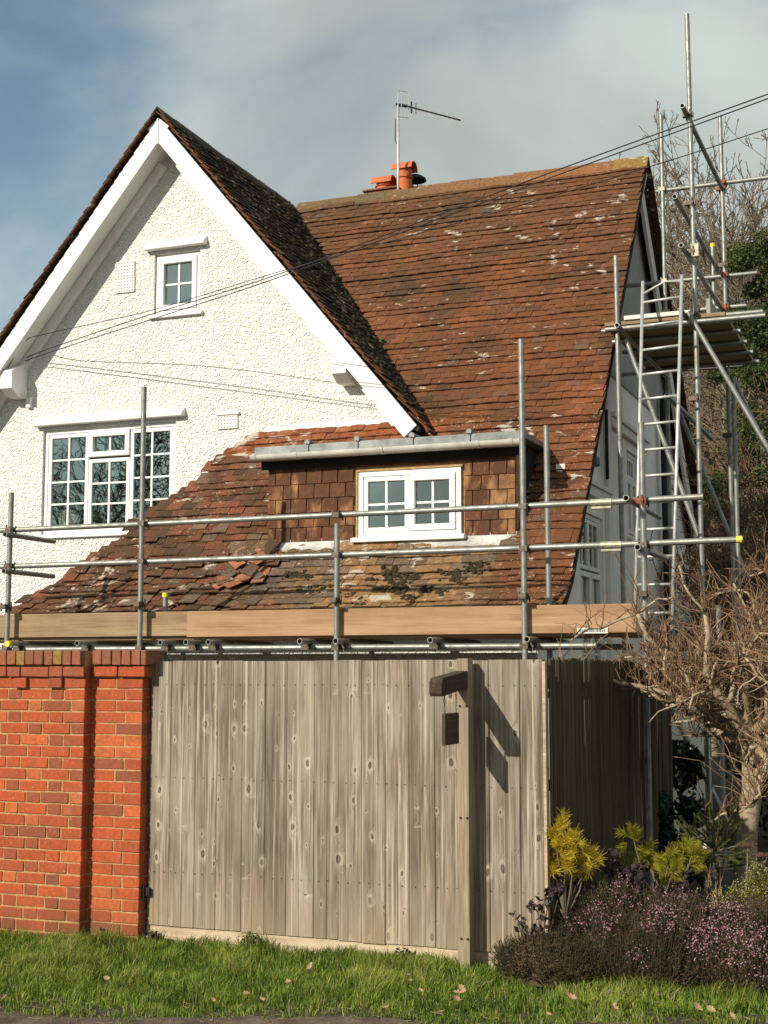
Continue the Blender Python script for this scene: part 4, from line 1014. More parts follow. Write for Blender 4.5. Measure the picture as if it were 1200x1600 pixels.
for z, pr in ((ZRAIL[0], 1096), (ZRAIL[1], 1157)):
    xe = at(pr, 790, Y0 - 0.05).x; xm = posts[1] + random.uniform(0.0, 0.02)
    yy = Y0 + 0.052
    tube(scaf, (xl, yy, z - 0.002), (posts[1] - 0.03, yy, z), 'guard_rail'); 
    xj = at(940, 790, yy).x if z > 2.9 else at(955, 850, yy).x
    tube(scaf, (posts[1] - 0.02, yy, z), (xj, yy, z + 0.012), 'guard_rail'); tube(scaf, (xj + 0.004, yy, z + 0.012), (xe, yy, z + 0.02), 'guard_rail')
    m = MB(); m.tube([(xj - 0.085, yy, z + 0.012), (xj + 0.085, yy, z + 0.012)], 0.030, 10); m.box(xj - 0.08, xj + 0.08, yy - 0.022, yy + 0.015, z - 0.040, z - 0.022); m.build('sleeve_coupler', 'coupler_pale', scaf, bevel=0.003)
    for x in posts: coupler(scaf, (x, Y0, z), 0.0, 'coupler_rust' if x > -3.5 and random.random() < .3 else 'coupler_steel')
    # return rails at the left end and transom stubs at the right end
    tube(scaf, (posts[0] + 0.02, Y0 - 0.1, z - 0.055), (posts[0] + 0.02, Y0 + 0.68, z - 0.055), 'return_rail')
    m = MB(); 
e = at(1157, 836, Y0 + 0.052); m.tube([(e.x - 0.03, Y0 + 0.052, ZRAIL[1] + 0.02), (e.x + 0.012, Y0 + 0.052, ZRAIL[1] + 0.02)], 0.028, 12); m.build('end_cap', 'yellow_cap', scaf)
p = at(978, 778, Y0 - 0.22); q = Vector((p.x + 0.0, 12.0, p.z - 0.01)); tube(scaf, p, q, 'transom'); coupler(scaf, (posts[4], Y0, p.z), 1.57, 'coupler_rust')
p = at(996, 855, Y0 - 0.16); tube(scaf, p, (p.x, 11.9, p.z), 'transom'); coupler(scaf, (p.x, Y0 - 0.02, p.z), 0.0, 'coupler_pale')
# ledgers
tube(scaf, (xl, Y0 + 0.052, ZL), (at(930, 998, Y0).x, Y0 + 0.052, ZL), 'ledger')
tube(scaf, (at(1080, 995, Y0 + .1).x, Y0 + 0.1, ZL + 0.01), (at(1180, 993, Y0 + .1).x, Y0 + 0.1, ZL + 0.01), 'ledger')
tube(scaf, (xl, YI - 0.05, ZL), (at(990, 998, YI).x, YI - 0.05, ZL), 'ledger')
for i, px in enumerate((12, 120, 250, 290, 325, 468, 524, 672, 823)):
    z = ZL + 0.05; yf = Y0 - (0.16 if i not in (2, 4) else 0.12); x = at(px, 1008, yf).x
    tube(scaf, (x, yf, z), (x, YI + 0.42, z), 'transom')
    coupler(scaf, (x, Y0 + 0.052, ZL + 0.005), 1.57, 'coupler_steel')
    if px == 12:
        m = MB(); m.tube([(x, yf - 0.012, z), (x, yf + 0.03, z)], 0.028, 12); m.build('end_cap', 'yellow_cap', scaf)
for x in posts: coupler(scaf, (x, Y0, ZL), 0.0); coupler(scaf, (x, Y0, 2.30), 3.14)
# decking and toe boards
ZDK = ZL + 0.08
xe = at(992, 945, Y0).x; xj = at(298, 985, Y0 + 0.12).x
for k in range(4):
    y = Y0 + 0.13 + k * 0.235
    for (a, b, mt) in ((xl, xj + 0.1 * k, 'scaffold_board_old'), (xj + 0.1 * k + 0.006, xe, 'scaffold_board_new')):
        m = MB(); m.box(a, b, y, y + 0.225, ZDK, ZDK + 0.038); m.build('deck_board', mt, scaf, bevel=0.004)
yt = Y0 + 0.085
zt = at(500, 952, yt).z; zb = zt - 0.225
m = MB(); m.box(xl, xj + 0.25, yt + 0.002, yt + 0.036, zb + 0.012, zt + 0.004); tag(m.build('toe_board', 'scaffold_board_old', scaf, bevel=0.005), 'greyer timber toe board at the left end')
m = MB(); m.box(xj, xe, yt - 0.038, yt, zb + 0.0, zt); tag(m.build('toe_board', 'scaffold_board_new', scaf, bevel=0.005), 'orange timber toe board')
a = at(902, 981, yt - 0.04); b = at(950, 990, yt - 0.04)
lb = MB().box(a.x, b.x, yt - 0.048, yt - 0.041, a.z - 0.045, a.z + 0.0).build('board_label', 'label_white', scaf)
m = MB(); xx = a.x + 0.012
while xx < b.x - 0.02:
    w = random.uniform(0.004, 0.012); m.box(xx, xx + w, yt - 0.0495, yt - 0.0482, a.z - 0.034, a.z - random.uniform(0.010, 0.02)); xx += w + random.uniform(0.003, 0.008)
m.build('label_print', 'label_ink', lb)

# access tower at the house end
tow = thing('scaffold_tower', (-2.5, 14.7, 0), 'tall scaffold tower with boarded platform beside the house end', 'scaffold')
YA, YD2 = 13.6, 15.9
xA = at(967, 500, YA).x; xC = at(1087, 500, YA).x; xB = at(1036, 330, YD2).x; xD = at(1132, 380, YD2).x
def T(p0, p1, name='tube', mat='galvanised'): return tube(tow, p0, p1, name, mat)
T((xA, YA, -0.05), (xA - 0.02, YA, at(962, 400, YA).z), 'upright')
zj = at(1084, 392, YA).z
T((xC, YA, -0.05), (xC, YA, zj), 'upright'); T((xC, YA, zj + 0.003), (xC - 0.01, YA, at(1075, 22, YA).z), 'upright')
m = MB(); m.tube([(xC, YA, zj - 0.07), (xC, YA, zj + 0.07)], 0.032, 10); m.box(xC - 0.01, xC + 0.05, YA - 0.035, YA + 0.02, zj - 0.065, zj + 0.065); m.build('sleeve_coupler', 'coupler_pale', tow, bevel=0.003)
T((xB, YD2, -0.05), (xB, YD2, at(1035, 180, YD2).z), 'upright'); T((xD, YD2, -0.05), (xD - 0.01, YD2, at(1127, 180, YD2).z), 'upright')
x2 = at(1115, 450, YD2 + 0.1).x; T((x2, YD2 + 0.1, 5.22), (x2, YD2 + 0.1, at(1113, 383, YD2 + 0.1).z), 'upright')
m = MB(); zc = at(1113, 382, YD2 + 0.1).z; m.tube([(x2, YD2 + .1, zc - 0.03), (x2, YD2 + .1, zc + 0.012)], 0.028, 10); m.build('end_cap', 'yellow_cap', tow)
# rear rails
for (l, r_, cm) in (((1026, 297), (1260, 272), 'coupler_rust'), ((950, 452), (1183, 424), 'coupler_rust'), ((1095, 487), (1168, 474), 'coupler_rust')):
    a = at(*l, YD2 + 0.05); b = at(*r_, YD2 + 0.05); b.z = a.z = (a.z + b.z) / 2; T(a, b, 'guard_rail')
    for xx in (xB, xD): coupler(tow, (xx, YD2, a.z), 0.0, cm if xx == xD else 'coupler_pale')
# transoms running back along the house end
for (l, r_) in (((1066, 165), (1134, 310)), ((1054, 307), (1132, 450)), ((1064, 383), (1130, 492)), ((1063, 484), (1150, 600)), ((1042, 618), (1146, 722)), ((964, 508), (1050, 600))):
    a = at(*l, YA - 0.25); b = at(*r_, YD2 + 0.12); x = a.x; b = Vector((x + 0.02, YD2 + 0.12, a.z - 0.01)); T(a, b, 'transom')
    if l[0] > 1000:
        coupler(tow, (xC, YA, a.z), 1.57, 'coupler_steel'); coupler(tow, (xD, YD2, a.z), 1.57, random.choice(['coupler_steel', 'coupler_rust']))
    else: coupler(tow, (xA, YA, a.z), 1.57, 'coupler_steel')
# front ledgers
for (l, r_, dy) in (((946, 516), (1196, 492), -0.05), ((1090, 497), (1192, 486), 0.06)):
    a = at(*l, YA + dy); b = at(*r_, YA + dy); b.z = a.z = (a.z + b.z) / 2; T(a, b, 'ledger')
for xx in (xA, xC): coupler(tow, (xx, YA, at(1000, 510, YA).z), 0.0)
a = at(1100, 575, YD2); T((at(960, 585, YD2).x, YD2, a.z), (at(1168, 568, YD2).x, YD2, a.z), 'ledger')
# diagonal braces
T(at(1075, 488, YA - 0.1), at(1262, 806, YA - 0.1), 'brace')
T(at(978, 530, YA + 0.1), at(1092, 838, YA + 0.1), 'brace')
T(at(1060, 640, YD2 + 0.2), at(1168, 903, YD2 + 0.2), 'brace')
T(at(1145, 590, YD2 - 0.1), at(1240, 790, YD2 - 0.1), 'brace')
xd2 = at(1150, 750, YD2 - 0.3).x; T((xd2, YD2 - 0.3, -0.05), (xd2, YD2 - 0.3, at(1143, 590, YD2 - 0.3).z), 'upright')
T(at(1050, 1110, 12.4), at(1140, 1290, 12.4), 'brace'); xg = at(1108, 1200, 12.3).x; T((xg, 12.3, -0.05), (xg, 12.3, 2.1), 'upright'); xg = at(1129, 1200, 13.0).x; T((xg, 13.0, -0.05), (xg, 13.0, 2.3), 'upright')
# platform boards
zp = at(1000, 512, YA).z + 0.01
for k in range(9):
    y = YA + 0.02 + k * 0.242
    m = MB(); m.box(xA - 0.15, xC + 0.28, y, y + 0.225, zp + 0.04, zp + 0.078); m.build('deck_board', 'scaffold_board_old', tow, bevel=0.004)
for k in range(5):
    y = YA + 0.1 + k * 0.5; T((xA - 0.2, y, zp + 0.012), (xC + 0.35, y, zp + 0.012), 'transom')
m = MB(); m.box(xA + 0.05, xC - 0.05, YA + 0.0, YA + 0.038, zp + 0.082, zp + 0.125); m.build('toe_board', 'label_white', tow, bevel=0.004)
m = MB(); m.box(xC + 0.06, xC + 0.10, YA + 0.3, YD2 - 0.2, zp + 0.08, zp + 0.30); m.build('toe_board', 'end_gable', tow, bevel=0.004)

# ladder
lad = thing('ladder', (-2.33, 12.5, 2.03), 'pale aluminium pole ladder leaning up to the tower platform', 'ladder')
def lp(px, py, t): return at(px, py, 13.42 * (1 - t) + 12.35 * t)
LT, LB = lp(1004.5, 440, 0), lp(992, 985, 1); RT, RB = lp(1065.5, 430, 0), lp(1050, 985, 1)
for a, b in ((LT, LB), (RT, RB)): m = MB(); m.tube([a, b], 0.017, 8); m.build('stile', 'aluminium', lad, smooth=True)
n_ = 13
for i in range(n_):
    t = (i + 0.9) / (n_ + 0.5) * 1.0
    m = MB(); m.tube([LT.lerp(LB, t), RT.lerp(RB, t)], 0.0135, 6); m.build('rung', 'aluminium', lad, smooth=True)
m = MB(); m.tube([LT.lerp(LB, 0.04), (LT.lerp(LB, 0.02) + RT.lerp(RB, 0.02)) / 2 + Vector((0.03, 0, 0.03)), RT.lerp(RB, 0.02)], 0.011, 6); m.build('top_bar', 'aluminium', lad, smooth=True)

# ------------------------------------------------------------------ brick boundary wall
wall = thing('brick_wall', (-5.6, 8.0, 0), 'orange-red brick boundary wall with pier and brick-on-edge coping', 'wall')
YL, YP = 7.965, 8.045
xe1 = at(128.5, 1250, YL).x; xe2 = at(219.5, 1250, YP).x; xw0 = -6.60
BH = 0.0664; CH = 0.0752; BASE = -0.06
def brick_me(w, d, h, seed):
    rr = random.Random(seed); j = lambda: rr.uniform(-0.0024, 0.0024)
    bm = bmesh.new(); bmesh.ops.create_cube(bm, size=1.0)
    for v in bm.verts: v.co = Vector((v.co.x * w + j(), v.co.y * d + j(), v.co.z * h + j()))
    bmesh.ops.bevel(bm, geom=list(bm.edges), offset=0.0035, segments=1, affect='EDGES', profile=0.5)
    me = bpy.data.meshes.new('brick'); bm.to_mesh(me); bm.free(); me.materials.append(MAT['brick']); return me
BM = {}
def brick(x0, x1, yf, z0, d=0.10, h=BH, col=None, rot=0):
    w = round(x1 - x0, 3)
    key = (w, h, d, random.randrange(4))
    if key not in BM: BM[key] = brick_me(w, d, h, hash(key) % 1000)
    if col is None:
        r = random.random()
        col = lerp3((0.50, 0.095, 0.028), (0.37, 0.078, 0.030), random.random())
        if w < 0.12 and random.random() < 0.6: col = lerp3(col, (0.24, 0.075, 0.04), 0.7)
        if r < 0.10: col = lerp3(col, (0.17, 0.075, 0.05), 0.6)
        if r > 0.85: col = lerp3(col, (0.62, 0.16, 0.05), 0.6)
    M = Matrix.Translation(((x0 + x1) / 2, yf + d / 2 + random.uniform(-0.002, 0.0025), z0 + h / 2 + random.uniform(-.001, .001))) @ Matrix.Rotation(random.gauss(0, 0.004), 4, 'Y')
    instance(BM[key], 'brick', M, wall, col)
ztop1 = at(60, 1040, YL).z; ztop2 = at(190, 1040, YP).z
nc1 = round((ztop1 - BASE) / CH); J = 0.0085
def course(xa, xb, yf, z, shift, d=0.10, **kw):
    x = xb; pat = [0.215, 0.1025]; k = 0 if shift else 1
    first = True
    while x > xa + 0.03:
        w = pat[k % 2]
        if first and not shift: w = 0.1025
        if first and shift: w = 0.159
        x0 = max(xa, x - w)
        if x0 - xa < 0.05: x0 = xa
        brick(x0, x, yf, z, d, **kw); x = x0 - J; k += 1; first = False
for i in range(nc1):
    z = BASE + i * CH
    if i == nc1 - 1:
        course(xw0, xe1 + 0.004, YL - 0.028, z, i % 2, d=0.13, col=lerp3((0.42, 0.10, 0.045), (0.22, 0.09, 0.05), random.random()))
    elif i == nc1 - 2:
        x = xe1; k = 0                                     # dentil course
        while x > xw0 + 0.05:
            w = 0.1025 if k % 2 else 0.159
            brick(max(x - w, xw0), x, YL - (0.026 if k % 2 else 0.0), z, 0.12); x -= w + J; k += 1
    else: course(xw0, xe1, YL, z, i % 2)
for i in range(nc1):
    z = BASE + i * CH
    if i == nc1 - 1: brick(xe1 - 0.0 + 0.02, xe1 + 0.02 + 0.19, YP - 0.03, z, 0.13); brick(xe1 + 0.22, xe2 + 0.03, YP - 0.03, z, 0.13)
    elif i % 2: brick(xe1 + 0.005, xe2 - 0.135, YP, z); brick(xe2 - 0.125, xe2, YP, z)
    else: brick(xe1 + 0.005, xe2 - 0.205, YP, z); brick(xe2 - 0.195, xe2, YP, z)
zc = BASE + nc1 * CH
def coping(xa, xb, yf, z):
    x = xa
    while x < xb - 0.03:
        w = min(0.0655, xb - x)
        r = random.random(); c = lerp3((0.20, 0.085, 0.05), (0.33, 0.12, 0.06), random.random())
        if r < 0.25: c = (0.30, 0.19, 0.055)
        brick(x, x + w, yf, z, 0.21, 0.094, c); x += 0.0735
coping(xw0, xe1 + 0.02, YL - 0.045, zc + 0.002); coping(xe1 + 0.035, xe2 + 0.05, YP - 0.05, zc + 0.002)
m = MB(); m.box(xw0 - 0.0, xe1 - 0.007, YL + 0.006, YL + 0.21, BASE - 0.1, zc + 0.085); m.box(xe1 - 0.0065, xe2 - 0.007, YP + 0.006, YP + 0.19, BASE - 0.1, zc + 0.085)
m.build('mortar_core', 'mortar', wall)
# return faces of the wall ends: bricks seen end-on
for i in range(nc1 - 1):
    z = BASE + i * CH
    M = Matrix.Translation((xe2 - 0.051, YP + 0.152, z + BH / 2))
    key = ('h', i % 2)
    if key not in BM: BM[key] = brick_me(0.1025, 0.092, BH, i)
    instance(BM[key], 'brick', M, wall, lerp3((0.40, 0.10, 0.04), (0.25, 0.08, 0.04), random.random()))

# ------------------------------------------------------------------ timber gate
gx0, gx1 = at(233, 1250, YG).x, at(849, 1250, YG).x
gate = thing('timber_gate', ((gx0 + gx1) / 2, YG, 0), 'weathered grey vertical board gate panel with knotty planks', 'gate')
gz1 = at(540, 1032, YG).z; x = gx0; k = 0
while x < gx1 - 0.03:
    w = min(random.uniform(0.15, 0.19), gx1 - x)
    if gx1 - x - w < 0.06: w = gx1 - x
    z0 = 0.085 + random.uniform(-0.006, 0.004) - 0.02 * (x - gx0) / 2.6; z1 = gz1 + random.uniform(-0.003, 0.003)
    gap = 0.0010 if random.random() < 0.7 else 0.0022
    if abs(x - at(395, 1400, YG).x) < 0.07: gap = 0.006
    yo = random.uniform(-0.0012, 0.0012); hw = w * random.uniform(0.42, 0.58); t = 0.02
    xs_ = [x + gap, x + gap + 0.004, x + hw - 0.006, x + hw, x + hw + 0.006, x + w - gap - 0.004, x + w - gap]
    dp = [0.003, 0, 0, 0.003, 0, 0, 0.003]
    m = MB(); lean = random.gauss(0, 0.0022)
    for zz, sh in ((z0, 0.0), (z1, lean)):
        for xx_, d_ in zip(xs_, dp): m.v.append((xx_ + sh, YG + yo + d_, zz))
        for ib, xx_ in enumerate(xs_): m.v.append((xx_ + sh + (-0.007 if ib == 0 else 0.007 if ib == 6 else 0), YG + yo + t + 0.0007 * (k % 2), zz))
    n7 = 7
    for i in range(6): m.f += [(i, i + 1, 14 + i + 1, 14 + i), (n7 + i, 14 + n7 + i, 14 + n7 + i + 1, n7 + i + 1), (i, n7 + i, n7 + i + 1, i + 1), (14 + i, 14 + i + 1, 14 + n7 + i + 1, 14 + n7 + i)]
    m.f += [(0, 14, 21, 7), (6, 13, 27, 20)]
    m.build('board', 'gate_wood', gate, fixn=True); x += w; k += 1
for z in (0.30, 0.95, 1.55):
    m = MB(); m.box(gx0 + 0.02, gx1 - 0.02, YG + 0.026, YG + 0.07, z, z + 0.09); m.build('rail', 'gate_wood', gate)
m = MB(); m.box(gx0 - 0.01, gx1 + 0.0, YG + 0.012, YG + 0.06, -0.06, 0.078); m.build('plinth', 'plinth_wood', gate, bevel=0.004)
m = MB()
for z in (0.42, 1.02, 1.62):
    xx = gx0 + 0.05
    while xx < gx1 - 0.03:
        m.tube([(xx, YG - 0.0065, z + random.uniform(-.006, .006)), (xx, YG + 0.002, z)], 0.0024, 6); xx += random.uniform(0.05, 0.09)
tag(m.build('nails', 'black_metal', gate), kind='stuff')
m = MB(); q = at(231, 1395, YP + 0.04); m.box(xe2 + 0.008, gx0 + 0.03, YG - 0.03, YG - 0.008, q.z - 0.02, q.z + 0.03); m.tube([(xe2 + 0.012, YG - 0.035, q.z - 0.045), (xe2 + 0.012, YG - 0.035, q.z + 0.05)], 0.010, 8); m.build('hinge', 'black_metal', gate, bevel=0.002)
m = MB(); m.box(gx1 + 0.004, gx1 + 0.022, YG - 0.01, YG + 0.05, 0.02, gz1 - 0.01); m.build('end_post', 'plinth_wood', gate)

# post with arm and hanging board
sp = thing('sign_post', (-2.66, 8.03, 0), 'square timber post with projecting arm standing before the gate', 'post')
m = MB(); m.box(-2.700, -2.626, 7.985, 8.075, -0.05, at(725, 1029, 7.985).z); m.build('post', 'post_wood', sp, bevel=0.005)
za = 1.645
m = MB(); m.plate([(7.535, za - 0.082), (7.522, za - 0.064), (7.522, za + 0.0), (7.545, za + 0.022), (7.984, za + 0.062), (7.984, za - 0.040)], [], lambda u, v, w: Vector((-2.706 + w, u, v)), 0.078); m.build('arm', 'dark_wood', sp, fixn=True, bevel=0.005)
m = MB()
for z in (1.50, 0.85, 0.16):
    for dx in (-0.018, 0.022): m.tube([(-2.66 + dx, 7.981, z), (-2.66 + dx, 7.99, z)], 0.0075, 8)
tag(m.build('bolt_heads', 'black_metal', sp), kind='stuff')
hs = thing('hanging_board', (-2.66, 7.75, 1.3), 'small dark blank board hung on two chains from the post arm', 'sign')
m = MB(); m.box(-2.672, -2.650, 7.64, 7.885, 1.285, 1.465); m.build('board', 'dark_wood', hs, bevel=0.004)
for y in (7.66, 7.865):
    m = MB(); n_l = 6
    for i in range(n_l):
        z = 1.466 + (za - 0.062 - 1.466) * (i + 0.5) / n_l; hl = 0.013; d_ = Vector((0.005, 0, 0)) if i % 2 else Vector((0, 0.005, 0))
        c = Vector((-2.661, y, z)); m.tube([c - Vector((0, 0, hl)), c - d_ - Vector((0, 0, hl * .5)), c - d_ + Vector((0, 0, hl * .5)), c + Vector((0, 0, hl)), c + d_ + Vector((0, 0, hl * .5)), c + d_ - Vector((0, 0, hl * .5)), c - Vector((0, 0, hl))], 0.0022, 5)
    m.build('chain', 'steel_chain', hs)

# ------------------------------------------------------------------ slatted fence running back from the gate
fx = gx1 + 0.036
fen = thing('slat_fence', (fx, 10, 0), 'dark thin vertical slat fence running back from the gate', 'fence')
slm = []
for s in range(4):
    rr = random.Random(s); m = MB(); w = 0.0155; n = 6
    m.tube([(0, 0, 0), (rr.uniform(-.004, .004), rr.uniform(-.003, .003), 0.6), (rr.uniform(-.004, .004), rr.uniform(-.003, .003), 1.2), (0, 0, 1.76)], [w, w * 0.95, w, w * 0.9], 6)
    me = bpy.data.meshes.new('slat'); me.from_pydata(m.v, [], m.f); me.materials.append(MAT['slat_wood']); slm.append(me)
y = 8.175; i = 0
while y < 12.1:
    hh = 1.0 + random.uniform(-0.006, 0.006)
    M = Matrix.Translation((fx + random.gauss(0, 0.003), y, 0.02)) @ Matrix.Rotation(random.gauss(0, 0.002), 4, 'X') @ Matrix.Diagonal((0.6, 1.0, hh, 1))
    instance(random.choice(slm), 'slat', M, fen); y += 0.0315 + (random.uniform(0.004, 0.012) if random.random() < 0.14 else 0) ; i += 1
for z in (0.35, 1.0, 1.6):
    m = MB(); m.box(fx - 0.055, fx - 0.016, 8.22, 12.1, z, z + 0.06); m.build('rail', 'slat_wood', fen)
for yy in (10.1, 12.1):
    m = MB(); m.box(fx - 0.13, fx - 0.056, yy, yy + 0.075, -0.05, 1.75); m.build('fence_post', 'slat_wood', fen)

# ------------------------------------------------------------------ plants
def rv(s=1.0): return Vector((random.gauss(0, s), random.gauss(0, s), random.gauss(0, s)))
def branch(m, p, d, length, r, depth, P, leaves=None):
    n = P['seg'] if depth > 1 else 3; wb = P['wob'] * (0.35 if depth == P['depth'] else 1.0); pts = [p.copy()]; rads = [r]; q = p.copy(); dd = d.copy()
    for i in range(n):
        dd = (dd + rv(wb) + Vector((0, 0, P['up'] * (1 if depth < P['depth'] else 0.6)))).normalized()
        q = q + dd * (length / n); pts.append(q.copy()); rads.append(max(P['rmin'], r * (1 - P['taper'] * (i + 1) / n)))
    tgt = m[min(P['depth'] - depth, len(m) - 1)]
    tgt.tube(pts, rads, P['sides'] if r > P['rmin'] * 2.5 else 3, cap=False)
    if depth <= 0: return
    k = P['kids'] if not hasattr(P['kids'], '__len__') else P['kids'][P['depth'] - depth]
    for j in range(k):
        t = random.uniform(P['start'], 1.0) if j else 1.0
        ii = min(n - 1, int(t * n)); a = pts[ii].lerp(pts[ii + 1], t * n - ii)
        base = (pts[ii + 1] - pts[ii]).normalized(); side = base.orthogonal(); side.rotate(Matrix.Rotation(random.uniform(0, 6.283), 3, base))
        ang = random.uniform(*P['ang']) * (0.5 if j == 0 else 1)
        nd = (base * math.cos(ang) + side * math.sin(ang)).normalized()
        branch(m, a, nd, length * random.uniform(*P['ratio']), max(P['rmin'], rads[ii] * P['rr']), depth - 1, P)
def bare_tree(name, loc, h, label, cat='tree', seed=0, mats=('far_bark', 'far_twig'), kids=(6, 5, 5, 5), rmin=0.012, group=None, lean=None, r0=0.22, up=0.10, ang=(0.35, 0.95), tl=0.48, ratio=(0.46, 0.72)):
    random.seed(seed); loc = Vector(loc); t = thing(name, loc, label, cat, group)
    ms = [MB(), MB(), MB(), MB(), MB()]
    P = dict(seg=5, wob=0.13, up=up * 0.5, depth=len(kids), kids=kids, start=0.22, ang=ang, ratio=ratio, rr=0.55, taper=0.7, rmin=rmin, sides=6)
    branch(ms, loc + Vector((0, 0, -0.1)), (Vector((0, 0, 1)) + (lean or Vector((0, 0, 0)))).normalized(), h * tl, r0, len(kids), P)
    ms[0].build('trunk', mats[0], t, smooth=True)
    lim = MB()
    for q in ms[1:3]: o = len(lim.v); lim.v += q.v; lim.f += [tuple(i + o for i in f) for f in q.f]
    lim.build('limbs', mats[0], t, smooth=True)
    tw = MB()
    for q in ms[3:]: o = len(tw.v); tw.v += q.v; tw.f += [tuple(i + o for i in f) for f in q.f]
    tag(tw.build('crown', mats[1], t, smooth=True), kind='stuff'); return t
def far(px, d): 
    r = ray(px, 1050); k = d / r.y; return (r.x * k, d, 0)
G_T = 'bare trees behind the house'
for px_, d_, h_, sd_, r_0, lb_ in ((1128, 40, 17.2, 3, 0.15, 'bare winter tree rising behind the tower uprights'), (1165, 36, 16.2, 8, 0.15, 'bare winter tree between the two rightmost tower uprights'),
        (1205, 34, 15.8, 12, 0.15, 'tall bare winter tree at the right edge beyond the scaffold tower'), (1092, 46, 16.6, 15, 0.15, 'lower bare winter tree just right of the ridge end'),
        (1188, 28, 11.0, 23, 0.12, 'small bare tree in front of the taller bare trees'), (1098, 30, 10.0, 29, 0.12, 'small bare tree behind the tower platform'), (1240, 44, 20, 33, 0.18, 'bare winter tree mostly outside the right edge'),
        (1150, 46, 19.6, 61, 0.16, 'farther bare winter tree behind the middle of the tower'), (1192, 48, 20.5, 67, 0.16, 'farther bare winter tree near the right edge'), (1140, 31, 12.0, 71, 0.12, 'slim bare tree below the upper tower rail'),
        (1064, 44, 14.0, 81, 0.14, 'low bare tree showing through between the roof verge and the tower'), (1176, 41, 17.6, 87, 0.15, 'bare tree behind the slimmer tree on the right')):
    bare_tree('bare_tree', far(px_ + (14 if px_ < 1135 else 4), d_), h_ * (0.64 if px_ < 1135 else 0.815), lb_, seed=sd_, group=G_T, rmin=0.0115, kids=(44, 7, 5, 3), r0=r_0, ang=(0.35, 0.85), up=0.10, tl=0.88, ratio=(0.20, 0.40))
bare_tree('brown_shrub', far(1130, 24), 6.0, 'brown twiggy shrub seen under the tower platform', 'shrub', seed=31, mats=('far_twig', 'red_twig'), kids=(10, 7, 6, 5), rmin=0.006, r0=0.07, up=0.02, ang=(0.5, 1.2))
bare_tree('brown_shrub', far(1200, 21), 6.4, 'reddish brown twiggy shrub beyond the tower at the right edge', 'shrub', seed=37, mats=('far_twig', 'red_twig'), kids=(10, 7, 6, 5), rmin=0.006, r0=0.07, up=0.02, ang=(0.5, 1.2))
bare_tree('brown_shrub', far(1165, 19), 4.6, 'low brown twiggy shrub below the evergreen', 'shrub', seed=41, mats=('far_twig', 'red_twig'), kids=(10, 7, 6, 5), rmin=0.006, r0=0.06, up=0.02, ang=(0.5, 1.2))
bare_tree('roadside_tree', (-24.5, -14.5, 0), 13, 'bare roadside tree mirrored in the left panes of the wide gable window', seed=52, rmin=0.014, kids=(8, 6, 5, 4), r0=0.25)
bare_tree('roadside_tree', (-29.0, -17.0, 0), 14, 'bare roadside tree mirrored in the right panes of the wide gable window', seed=57, rmin=0.014, kids=(8, 6, 5, 4), r0=0.25)

def leaf_cloud(m, centres, n, size, flat=0.6, asp=0.5, tintf=None):
    for _ in range(n):
        c, r = random.choice(centres); d = rv().normalized(); p = c + Vector((d.x * r[0], d.y * r[1], d.z * r[2])) * (random.random() ** 0.35)
        s = size * random.uniform(0.6, 1.4); a = (d * 0.6 + rv(0.6) + Vector((0, 0, 0.3))).normalized(); b = a.orthogonal().normalized(); b.rotate(Matrix.Rotation(random.uniform(0, 6.28), 3, a)); e = a.cross(b)
        t = max(0, min(1, random.gauss(0.5, 0.25)))
        m._add([p - b * s, p + e * s * asp, p + b * s, p - e * s * asp], [(0, 1, 2, 3)], t)
random.seed(5)
def evergreen(px, d, h, w, label, n=9000, size=0.09, mat='evergreen', zlo=0.6, name='evergreen_tree', cat='tree', blobs=40):
    loc = Vector(far(px, d)); t = thing(name, loc, label, cat)
    m = MB(); m.tube([loc, loc + Vector((0.1, 0, h * 0.5)), loc + Vector((0, 0, h * 0.85))], [0.16, 0.1, 0.03], 8); m.build('trunk', 'far_bark', t, smooth=True)
    cs = []
    for i in range(blobs):
        u = random.random(); z = zlo + (h - zlo) * u; rr = w * (1 - 0.75 * u ** 1.3); a = random.uniform(0, 6.28); q = rr * random.uniform(0.3, 1.0); s = random.uniform(0.25, 0.5) * max(0.35, w * 0.5)
        cs.append((loc + Vector((math.cos(a) * q, math.sin(a) * q, z)), (s, s, s * 0.7)))
    m = MB(); leaf_cloud(m, cs, n, size); tag(m.build('crown', mat, t), kind='stuff')
evergreen(1200, 23, 8.6, 1.5, 'dark green evergreen tree at the right edge beyond the tower', n=42000, size=0.030, zlo=2.5, blobs=90)
evergreen(1075, 30, 7.0, 1.6, 'low green evergreen glimpsed between the tower braces', n=12000, size=0.06, zlo=1.0)
# dark leaf mass added to stand in for deep shade behind the small tree
hd = thing('shade_hedge', (0.2, 15.0, 0), 'dense dark leaf mass added to stand in for deep shade behind the small tree', 'shade_hedge')
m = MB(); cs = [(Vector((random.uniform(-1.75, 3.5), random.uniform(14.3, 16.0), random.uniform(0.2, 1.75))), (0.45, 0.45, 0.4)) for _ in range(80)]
leaf_cloud(m, cs, 15000, 0.055); tag(m.build('shade_hedge_leaves', 'dark_leaf', hd), kind='stuff')
m = MB(); m.box(-1.55, 3.5, 15.0, 15.5, -0.05, 1.75); m.build('shade_hedge_core', 'near_black', hd)

